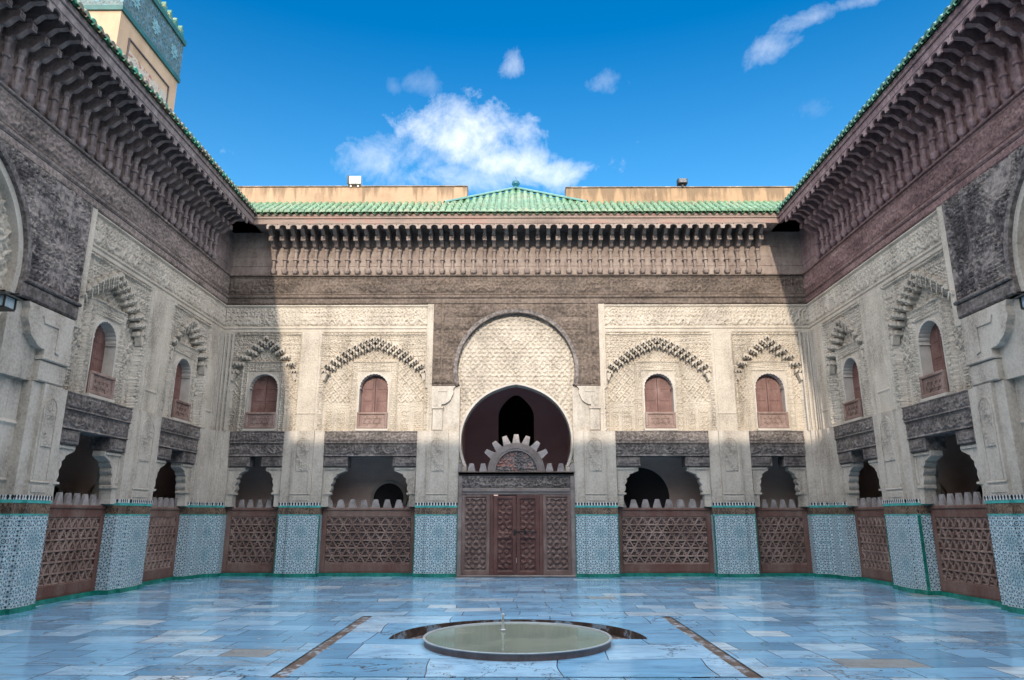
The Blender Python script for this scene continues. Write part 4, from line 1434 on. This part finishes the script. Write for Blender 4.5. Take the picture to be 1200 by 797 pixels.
        m.box(-0.9, 0.9, 0.3, 0.45, 0, 4.44)
        m.build('portal_back', PLASTER, wr)
        for sx in (-1, 1):
            m = MB()
            m.cbox(*mirror(sx, 0.006, 0.72), 0.22, 0.298, 0.02, 2.9, 0.015)
            for zc in (0.55, 1.3, 2.05):
                m.cbox(*mirror(sx, 0.12, 0.60), 0.20, 0.221, zc - 0.28, zc + 0.28, 0.015)
            m.build('door_leaf', DOORR, wr)

# ------------------------------------------------------------------ piers, lintels, screens
for s, sd_ in ((-1, 'left'), (1, 'right')):
    L = LAY['back']
    pier('back', *mirror(s, *L['A']), f'mosaic pier standing against the {sd_} edge of the carved wooden door')
    pier('back', *mirror(s, *L['B']), f'mosaic pier between wide and narrow screens, {sd_} of the carved door')
    for key, kind in (('W', 'wide'), ('N', 'narrow')):
        x0, x1 = mirror(s, *L[key])
        lintel('back', x0, x1, 0.58 if key == 'W' else 0.15,
               f'blackened carved beams over the {kind} screen {sd_} of the door on the back wall')
        lab = {('W', -1): 'wide reddish lattice screen left of the carved door on the back wall',
               ('W', 1): 'wide grey-brown lattice screen right of the carved door on the back wall',
               ('N', -1): 'narrow lattice screen with red-brown posts by the back left corner pier, facing the viewer',
               ('N', 1): 'narrow lattice screen by the back right corner pier, facing the viewer'}[(key, s)]
        screen('back', x0, x1, lab, 8 if key == 'W' else 6)
for wall, s in (('left', 1), ('right', -1)):
    L = LAY[wall]
    pier(wall, *mirror(s, *L['A']), f'nearest mosaic pier on the {wall} wall, beside the big arch at the picture edge', border=False)
    pier(wall, *mirror(s, *L['B']), f'mosaic pier between the two screens of the {wall} wall', border=wall == 'right')
    for key, kind in (('W', 'nearer'), ('N', 'farther')):
        x0, x1 = mirror(s, *L[key])
        lintel(wall, x0, x1, 0.50 if key == 'W' else 0.30, f'blackened carved beams over the {kind} screen of the {wall} wall')
        screen(wall, x0, x1, f'{kind} of the two lattice screens on the shaded {wall} wall', 8 if key == 'W' else 7)

# corner piers: one folded body per corner
for s, sd_ in ((-1, 'left'), (1, 'right')):
    root = thing('tiled_pier', f'folded mosaic pier filling the back {sd_} corner of the court', 'pier', None, s * HW, D, 0, 'mosaic piers around the court')
    names = dict(base=('base_course', GREEN), dado=('mosaic_dado', ZEL), inscription=('inscription_band', SCRIPT), dentils=('dentil_band', DENT), line=('glazed_line', TURQ), shaft=('shaft', PLASTER))

    def foot(g):
        # plan polygon in (towards the court x, towards the viewer y), grown by g
        a, b, c = 0.48, 0.88, 0.10 + g
        p = [(-0.4, -0.4), (a, -0.4), (a, 0.025 + g), (a * 0.62, 0.025 + g), (a * 0.62, c), (a * 0.42, c), (a * 0.42, 0.17 + g), (0.17 + g, 0.17 + g),
             (0.17 + g, b * 0.30), (c, b * 0.30), (c, b * 0.68), (0.025 + g, b * 0.68), (0.025 + g, b), (-0.4, b)]
        return [(-s * px, -py) for px, py in p]
    for key, g, z0, z1 in (('base', 0.022, 0, 0.085), ('dado', 0, 0.085, 1.50), ('line', 0.007, 1.50, 1.525), ('inscription', 0.003, 1.525, 1.695), ('line', 0.012, 1.695, 1.745),
                           ('dentils', 0.016, 1.745, 1.82), ('shaft', 0, 1.82, Z_S0 - 0.003)):
        nm, mt = names[key]
        m = MB()
        m.prism(foot(g), z0, z1, lambda a, y, b: (a, b, y))
        m.build(nm, mt, root)
    # slender ribs rising up the corner
    m = MB()
    for q in (0.10, 0.20, 0.30):
        m.box(*sorted((-s * q, -s * (q + 0.045))), -0.10 + q * 0.1, -0.02, Z_S0, 6.33)
        m.box(*sorted((-s * 0.02, -s * (0.10 - q * 0.1))), -q - 0.045, -q, Z_S0, 6.33)
    m.build('corner_rib', PLASTER, root)

# ------------------------------------------------------------------ the carved door
root = thing('carved_door', 'tall carved wooden double door with a gear-like crest, in the middle of the back wall', 'door', 'back', 0, -0.02, 0)
m = MB()
for s in (-1, 1):
    m.cbox(*mirror(s, 1.39, 1.50), -0.06, 0.12, 0.0, 2.50, 0.015)
    m.cbox(-1.50, 1.50, -0.085, 0.13, 2.50, 2.60, 0.02)
m.cbox(-1.39, 1.39, -0.07, 0.10, 2.08, 2.18, 0.02)
m.cbox(-1.39, 1.39, -0.045, 0.10, 2.02, 2.078, 0.01)
m.cbox(-1.50, 1.50, -0.09, 0.14, 0.0, 0.055, 0.015)
m.build('frame', DOORG, root)
for s in (-1, 1):
    m = MB()
    m.cbox(*mirror(s, 0.58, 0.68), -0.035, 0.08, 0.056, 2.019, 0.012)
    m.build('stile', DOORR, root)
relief('transom', -1.39, 1.39, 2.18, 2.50, lambda X, Z: 0.02 + 0.03 * script(X, Z, 2.2, 2.48, 0.11, 0.4) + 0.03 * ((np.abs(np.abs(X) - 0.98) < 0.05) | (np.abs(Z - 2.48) < 0.02) | (np.abs(Z - 2.2) < 0.02)), WOODD, root, 0.014, thick=0.05)
for s in (-1, 1):
    relief('side_panel', *mirror(s, 0.68, 1.39), 0.055, 2.02,
           lambda X, Z: 0.0 + 0.045 * quasi(X, Z, 0.12) * (np.abs(np.abs(X) - 1.035) < 0.25) * (Z > 0.2) * (Z < 1.93) + 0.03 * ((np.abs(np.abs(X) - 1.035) > 0.27) | (Z < 0.17) | (Z > 1.95)), DOORP, root, 0.012, thick=0.05)
for s in (-1, 1):
    leaf = relief('door_leaf', *mirror(s, 0.006, 0.58), 0.06, 1.99 if s < 0 else 2.015,
                  lambda X, Z: 0.002 + 0.03 * quasi(X, Z, 0.12) * (np.abs(np.abs(X) - 0.29) < 0.17) * (Z > 0.2) * (Z < 1.88) + 0.035 * ((np.abs(np.abs(X) - 0.29) > 0.19) | (np.abs(Z - 1.0) < 0.07) | (Z < 0.15) | (Z > 1.91)), DOORR, root, 0.012, thick=0.05)
    if s > 0:
        m = MB()
        m.cbox(-0.03, 0.52, -0.075, -0.05, 1.085, 1.115, 0.006)
        m.cbox(-0.07, -0.02, -0.09, -0.035, 1.04, 1.16, 0.01)
        m.cbox(0.20, 0.25, -0.085, -0.03, 1.06, 1.14, 0.01)
        m.build('bolt', IRON, leaf)
# crest: half-round carved board with rays
n = 40
m = MB()
r0, r1 = 0.54, 0.74
inn = [(r0 * cos(pi * i / n), 2.60 + r0 * sin(pi * i / n)) for i in range(n + 1)]
out = [(r1 * cos(pi * i / n), 2.60 + r1 * sin(pi * i / n)) for i in range(n + 1)]
m.strip(inn, out, -0.05, 0.08)
mid1 = [(0.60 * cos(pi * i / n), 2.60 + 0.60 * sin(pi * i / n)) for i in range(n + 1)]
mid2 = [(0.67 * cos(pi * i / n), 2.60 + 0.67 * sin(pi * i / n)) for i in range(n + 1)]
m.strip(mid1, mid2, -0.065, -0.049)
m.build('crest_ring', DOORG, root)
relief('crest_panel', -0.56, 0.56, 2.60, 3.16, lambda X, Z: 0.0 + 0.035 * arabesque(X, Z, 0.17, 0.8), TYMP, root, 0.014, lambda X, Z: X ** 2 + (Z - 2.6) ** 2 < 0.555 ** 2, y=0.03)
for i in range(9):
    a = pi * (i + 0.5) / 9 if False else R(90 + 18.7 * (i - 4))
    m = MB()
    ca, sa = cos(a), sin(a)

    def rot(u, w):
        return (w * ca - u * sa, 2.60 + w * sa + u * ca)
    if i in (0, 8):
        continue
    m.prism([rot(-0.10, 0.735), rot(0.10, 0.735), rot(0.058, 0.965), rot(-0.058, 0.965)], -0.03, 0.05)
    m.build('ray', MERLON, root)
for cx in (-1.46, -1.16, -0.86, 0.86, 1.16, 1.46):
    m = MB()
    w = 0.105 if abs(cx) < 1.4 else 0.06
    m.prism([(cx - w, 2.60), (cx + w, 2.60), (cx + w * 0.5, 2.81), (cx - w * 0.5, 2.81)], -0.03, 0.05)
    m.build('merlon', MERLON, root)

# ------------------------------------------------------------------ cornices and roofs
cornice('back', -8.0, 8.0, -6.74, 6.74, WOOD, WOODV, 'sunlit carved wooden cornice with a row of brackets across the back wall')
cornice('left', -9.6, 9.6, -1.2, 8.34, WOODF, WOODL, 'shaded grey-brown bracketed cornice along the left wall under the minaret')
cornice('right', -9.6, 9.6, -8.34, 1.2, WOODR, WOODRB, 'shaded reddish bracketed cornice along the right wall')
RZ0, RSL = 9.475, 0.70
for wall, (a, b), lab in (('back', (-8.0, 8.0), 'bright green glazed tile eave along the top of the back wall'),
                          ('left', (-9.6, 9.6), 'green and brown glazed tile eave along the top of the left wall'),
                          ('right', (-9.6, 9.6), 'green glazed tile eave along the top of the right wall')):
    m = MB()
    tile_rows(m, a, b, OV + 0.06, -0.05, RZ0, RSL, mit[wall][0], mit[wall][1])
    root = thing('tiled_eave', lab, 'roof', wall, 0, 0, 0, 'glazed tile eaves around the court')
    m.build('tiles', {'back': ROOF, 'left': ROOFE, 'right': ROOFD}[wall], root, smooth=False)
    m = MB()
    lo = a + (OV if mit[wall][0] else 0)
    hi = b - (OV if mit[wall][1] else 0)
    # deck under the tiles: sloping slab
    v = [(lo, -OV + 0.02, RZ0 - 0.03), (hi, -OV + 0.02, RZ0 - 0.03), (b, 0.45, RZ0 + 0.70), (a, 0.45, RZ0 + 0.70),
         (lo, -OV + 0.02, RZ0 - 0.13 + 0.08), (hi, -OV + 0.02, RZ0 - 0.13 + 0.08), (b, 0.45, 9.31), (a, 0.45, 9.31)]
    m.add(v, [(0, 1, 2, 3), (4, 7, 6, 5), (0, 4, 5, 1), (1, 5, 6, 2), (2, 6, 7, 3), (3, 7, 4, 0)])
    m.build('roof_deck', WOODD, root)

# pyramid roof over the portal
root = thing('pyramid_roof', 'low green tiled pyramid roof with a blue finial above the middle of the back wall', 'roof', 'back', 0, 0, 0)
APX, APY, APZ, PHW = 0.0, 1.15, 11.14, 2.05
m = MB()
p0, zb = 0.05, RZ0 + (OV + 0.0) * RSL
sl = (APZ - zb) / (APY + p0)
npy = 22
pt = 2 * PHW / npy
for i in range(npy):
    xc = -PHW + (i + 0.5) * pt
    frac = 1 - abs(xc) / PHW
    L_ = (APY + p0) * frac
    if L_ < 0.05:
        continue
    k = max(1, int(L_ / 0.28))
    for j in range(k):
        qa, qb = L_ * j / k - 0.012, L_ * (j + 1) / k + 0.012
        v = []
        for q, rr in ((qa, 0.080), (qb, 0.066)):
            for t in range(9):
                a = pi * t / 8
                v.append((xc + rr * cos(a), -p0 + q, zb + q * sl + rr * sin(a)))
        m.add(v, [(t, t + 1, 10 + t, 9 + t) for t in range(8)] + [tuple(range(9))])
m.build('tiles', ROOF, root)
m = MB()
bb = APY * 2 + p0
v = [(-PHW, -p0, zb - 0.02), (PHW, -p0, zb - 0.02), (PHW, bb, zb - 0.02), (-PHW, bb, zb - 0.02), (APX, APY, APZ - 0.02)]
m.add(v, [(0, 1, 4), (1, 2, 4), (2, 3, 4), (3, 0, 4), (0, 3, 2, 1)])
m.build('roof_deck', ROOF, root)
m = MB()
for sx in (-1, 1):
    A0, B0 = Vector((sx * PHW, -p0, zb + 0.03)), Vector((0, APY, APZ + 0.03))
    d = (B0 - A0).normalized()
    u = d.cross(Vector((0, 0, 1))).normalized() * 0.07
    w = Vector((0, 0, 0.08))
    v = []
    for P in (A0, B0):
        for t in range(7):
            a = pi * t / 6
            v.append(tuple(P + u * cos(a) + w * sin(a)))
    m.add(v, [(t, t + 1, 8 + t, 7 + t) for t in range(6)])
m.build('hip_ridge', RIDGE, root)
m = MB()
m.lathe(0, APY, [(0.10, APZ), (0.11, APZ + 0.05), (0.05, APZ + 0.08), (0.06, APZ + 0.10), (0.11, APZ + 0.15), (0.125, APZ + 0.20), (0.10, APZ + 0.27), (0.045, APZ + 0.33), (0.02, APZ + 0.37), (0.004, APZ + 0.42)], 12)
m.build('finial', mottled('blue_finial_glaze', [(0.3, (0.005, 0.07, 0.11)), (0.7, (0.02, 0.16, 0.2))], 5, 0.25), root, smooth=True)

# parapets behind the eave with their floodlights
for s, lab in ((-1, 'stained beige parapet wall left of the green pyramid roof'), (1, 'darker streaked beige parapet wall right of the green pyramid roof')):
    root = thing('parapet_wall', lab, 'wall', 'back', s * 4.8, 0.30, 9.9, 'beige parapets above the back eave')
    m = MB()
    a0, a1 = mirror(s, 1.42 if s < 0 else 1.46, 8.6)
    zt = 0.93 if s < 0 else 0.88
    m.cbox(a0 - s * 4.8, a1 - s * 4.8, 0.0, 0.35, -0.6, zt, 0.03)
    m.build('wall_body', BEIGEL if s < 0 else BEIGER, root)
    m = MB()
    m.cbox(a0 - s * 4.8 - 0.01, a1 - s * 4.8 + 0.01, -0.015, 0.365, zt, zt + 0.035, 0.015)
    m.build('coping', mottled('mossy_coping', [(0.35, (0.10, 0.08, 0.055)), (0.55, (0.25, 0.19, 0.13)), (0.75, (0.5, 0.38, 0.27))], 2, 0.9), root)
root = thing('floodlight', 'small pale floodlight box on top of the left beige parapet', 'floodlight', 'back', -4.72, 0.20, 10.88)
root.scale = (1.25, 1.25, 1.25)
m = MB()
m.cbox(-0.155, 0.155, 0.0, 0.16, 0.0, 0.20, 0.012)
m.box(-0.10, -0.07, 0.05, 0.09, -0.05, 0.0)
m.box(0.07, 0.10, 0.05, 0.09, -0.05, 0.0)
m.build('housing', METAL, root)
m = MB()
m.cbox(-0.11, 0.10, -0.012, 0.0, 0.025, 0.085, 0.004)
m.cbox(-0.11, 0.10, -0.012, 0.0, 0.115, 0.17, 0.004)
m.build('lamp_glass', PALEM, root)
m = MB()
m.box(-0.155, -0.115, -0.03, 0.0, 0.0, 0.20)
m.build('shade', IRON, root)
root = thing('floodlight', 'small dark floodlight box on top of the right beige parapet', 'floodlight', 'back', 4.86, 0.20, 10.83)
root.scale = (1.25, 1.25, 1.25)
m = MB()
m.cbox(-0.11, 0.11, 0.0, 0.16, 0.035, 0.16, 0.012)
m.box(-0.02, 0.02, 0.05, 0.09, -0.04, 0.035)
m.build('housing', IRON, root)
m = MB()
m.cbox(-0.08, 0.08, -0.010, 0.0, 0.05, 0.145, 0.004)
m.build('lamp_glass', mottled('dull_lamp_glass', [(0.3, 0.08), (0.7, 0.12)], 4, 0.2), root)

# ------------------------------------------------------------------ minaret beyond the left wall
MX, MY0, MY1, MW = -16.5, 25.05, 30.05, 5.0
root = thing('minaret', 'square beige minaret with a band of blue-green star tiles, rising behind the left eave', 'minaret', None, MX - MW / 2, (MY0 + MY1) / 2, 0)
hx = MW / 2
m = MB()
m.box(-hx, hx, -hx, hx, 0, 22.0)
m.build('tower_shaft', SANDR, root)
m = MB()
m.box(-hx - 0.05, hx + 0.05, -hx - 0.05, hx + 0.05, 22.22, 24.1)
m.build('tile_band', ZELB, root)
TEAL = mottled('teal_course_glaze', [(0.3, (0.015, 0.07, 0.06)), (0.7, (0.035, 0.13, 0.11))], 2, 0.4)
for z0, z1, g in ((22.0, 22.22, 0.09), (24.1, 24.35, 0.13)):
    m = MB()
    m.box(-hx - g, hx + g, -hx - g, hx + g, z0, z1)
    m.build('glazed_course', TEAL, root)
BOSS = mottled('pale_star_tile', [(0.3, (0.10, 0.22, 0.24)), (0.7, (0.22, 0.36, 0.37))], 4, 0.4)
for yc in (-1.0, 1.0, 0.0):
    for z in (23.15,):
        m = MB()
        ring = [(0.30 + 0.07 * cos(8 * t * pi / 24), t * pi / 24) for t in range(48)]
        pts = [(yc * 1.75 + r_ * cos(a), z + r_ * sin(a)) for r_, a in ring]
        m.prism(pts, hx + 0.04, hx + 0.075, lambda a, y, b: (y, a, b))
        pts = [(yc * 1.75 + r_ * 0.38 * cos(a), z + r_ * 0.38 * sin(a)) for r_, a in ring]
        m.prism(pts, hx + 0.07, hx + 0.10, lambda a, y, b: (y, a, b))
        m.build('star_boss', BOSS, root)
for face in range(4):
    for i in range(9):
        t = -hx + 0.28 + i * (MW - 0.56) / 8
        m = MB()
        prof = [(t - 0.23, 24.35), (t + 0.23, 24.35), (t + 0.23, 24.58), (t + 0.13, 24.58), (t + 0.13, 24.78), (t + 0.05, 24.78), (t + 0.05, 24.95), (t - 0.05, 24.95), (t - 0.05, 24.78), (t - 0.13, 24.78), (t - 0.13, 24.58), (t - 0.23, 24.58)]
        y0, y1 = hx - 0.15, hx + 0.05
        fn = [lambda a, y, b: (y, a, b), lambda a, y, b: (-y, a, b), lambda a, y, b: (a, y, b), lambda a, y, b: (a, -y, b)][face]
        if face > 1 and i in (0, 8):
            continue
        m.prism(prof, y0, y1, fn)
        m.build('merlon', mottled('green_ochre_merlon', [(0.35, (0.03, 0.15, 0.10)), (0.55, (0.10, 0.22, 0.13)), (0.65, (0.45, 0.36, 0.16))], 3, 0.4) if (face, i) == (0, 0) else bpy.data.materials['green_ochre_merlon'], root)
# framed recess with traces of paint on the face towards the court
m = MB()
m.strip([(-1.70, 13.0), (-1.70, 21.2), (1.70, 21.2), (1.70, 13.0)], [(-1.76, 13.0), (-1.76, 21.26), (1.76, 21.26), (1.76, 13.0)], hx - 0.01, hx + 0.06)
o = m.build('panel_frame', mottled('dark_tile_frame', [(0.3, (0.05, 0.04, 0.04)), (0.7, (0.12, 0.09, 0.08))], 2, 0.6), root)
o.data.transform(Matrix(((0, 1, 0, 0), (1, 0, 0, 0), (0, 0, 1, 0), (0, 0, 0, 1))))
m = MB()
m.box(hx, hx + 0.02, -1.69, 1.69, 13.0, 20.75)
m.build('painted_panel', mottled('faded_painted_panel', [(0.36, (0.30, 0.12, 0.08)), (0.44, (0.46, 0.33, 0.24)), (0.55, (0.50, 0.42, 0.34)), (0.62, (0.20, 0.30, 0.27)), (0.7, (0.5, 0.4, 0.3))], 2.2, 0.8, fine=0.9, bscale=12), root)

# ------------------------------------------------------------------ the wall behind the viewer, which shades the court
root = thing('courtyard_wall', 'plain facade with a tiled eave closing the court behind the viewer', 'wall', None, 0, -1.3, 0)
m = MB()
m.box(-12, 12, -0.5, 0.0, 0, 9.4)
m.build('wall_body', STUCCO, root)
m = MB()
m.box(-8.9, 8.9, -0.5, OV + 0.3, 9.4, 9.7)
m.box(-8.9, 8.9, -0.5, 0.95, 9.7, 10.0)
m.build('eave', WOODV, root)

# ------------------------------------------------------------------ fountain
BC, BRD = (0.01, 9.12), 1.135
root = thing('fountain_basin', 'low round marble basin full of murky green water in the middle of the court', 'fountain', None, BC[0], BC[1], 0)
m = MB()
n = 96
prof = [(BRD - 0.16, -0.11), (BRD - 0.012, -0.11), (BRD - 0.012, 0.05), (BRD - 0.004, 0.074)]
v = []
for r_, z in prof:
    v += [(r_ * cos(2 * pi * i / n), r_ * sin(2 * pi * i / n), z) for i in range(n)]
m.add(v, [(j * n + i, j * n + (i + 1) % n, (j + 1) * n + (i + 1) % n, (j + 1) * n + i) for j in range(len(prof) - 1) for i in range(n)])
m.build('basin_side', RIMSIDE, root)
m = MB()
prof = [(BRD - 0.004, 0.074), (BRD + 0.005, 0.077), (BRD + 0.005, 0.083), (BRD - 0.002, 0.088), (BRD - 0.020, 0.088), (BRD - 0.028, 0.083), (BRD - 0.030, 0.02)]
v = []
for r_, z in prof:
    v += [(r_ * cos(2 * pi * i / n), r_ * sin(2 * pi * i / n), z) for i in range(n)]
m.add(v, [(j * n + i, j * n + (i + 1) % n, (j + 1) * n + (i + 1) % n, (j + 1) * n + i) for j in range(len(prof) - 1) for i in range(n)])
m.build('rim', RIMTOP, root, smooth=True)
m = MB()
m.add([((BRD - 0.029) * cos(2 * pi * i / n), (BRD - 0.029) * sin(2 * pi * i / n), 0.074) for i in range(n)], [tuple(range(n))])
m.build('water', WATER, root)
root = thing('water_spout', 'thin pale upright pipe standing in the fountain basin', 'spout', None, -0.17, 9.52, 0.02)
m = MB()
m.lathe(0, 0, [(0.022, 0.0), (0.018, 0.06), (0.013, 0.24), (0.017, 0.245), (0.017, 0.262), (0.006, 0.27)], 10)
m.build('pipe', WHITET, root, smooth=True)
m = MB()
m.lathe(0, 0, [(0.034, 0.05), (0.034, 0.075), (0.02, 0.085)], 10)
m.build('collar', METAL, root)

# ------------------------------------------------------------------ lanterns at the picture edges
for wall, s, lab in (('left', 1, 'black lantern with pale glass hanging on the left wall, at the picture edge'),
                     ('right', -1, 'black lantern with pale glass hanging on the right wall, at the picture edge')):
    x = s * (10.12 - SY)
    root = thing('wall_lantern', lab, 'lantern', wall, x, -0.22, 4.52)
    root.scale = (0.62, 0.62, 0.62)
    m = MB()
    m.add([(-0.27, -0.27, 0.30), (0.27, -0.27, 0.30), (0.27, 0.27, 0.30), (-0.27, 0.27, 0.30), (0, 0, 0.47)], [(0, 1, 4), (1, 2, 4), (2, 3, 4), (3, 0, 4), (0, 3, 2, 1)])
    m.box(-0.20, 0.20, -0.20, 0.20, 0.0, 0.04)
    for a in (-1, 1):
        for b in (-1, 1):
            m.box(a * 0.19 - 0.018, a * 0.19 + 0.018, b * 0.19 - 0.018, b * 0.19 + 0.018, 0.04, 0.30)
    m.build('lantern_frame', IRON, root)
    m = MB()
    m.box(-0.175, 0.175, -0.175, 0.175, 0.04, 0.299)
    m.build('pane', LANG, root)
    m = MB()
    m.box(-0.02, 0.02, 0.0, 0.30, 0.47, 0.50)
    m.box(-0.02, 0.02, -0.02, 0.02, 0.44, 0.50)
    m.build('arm', IRON, root)

print('objects', len(bpy.data.objects), 'faces', sum(len(m_.polygons) for m_ in bpy.data.meshes))
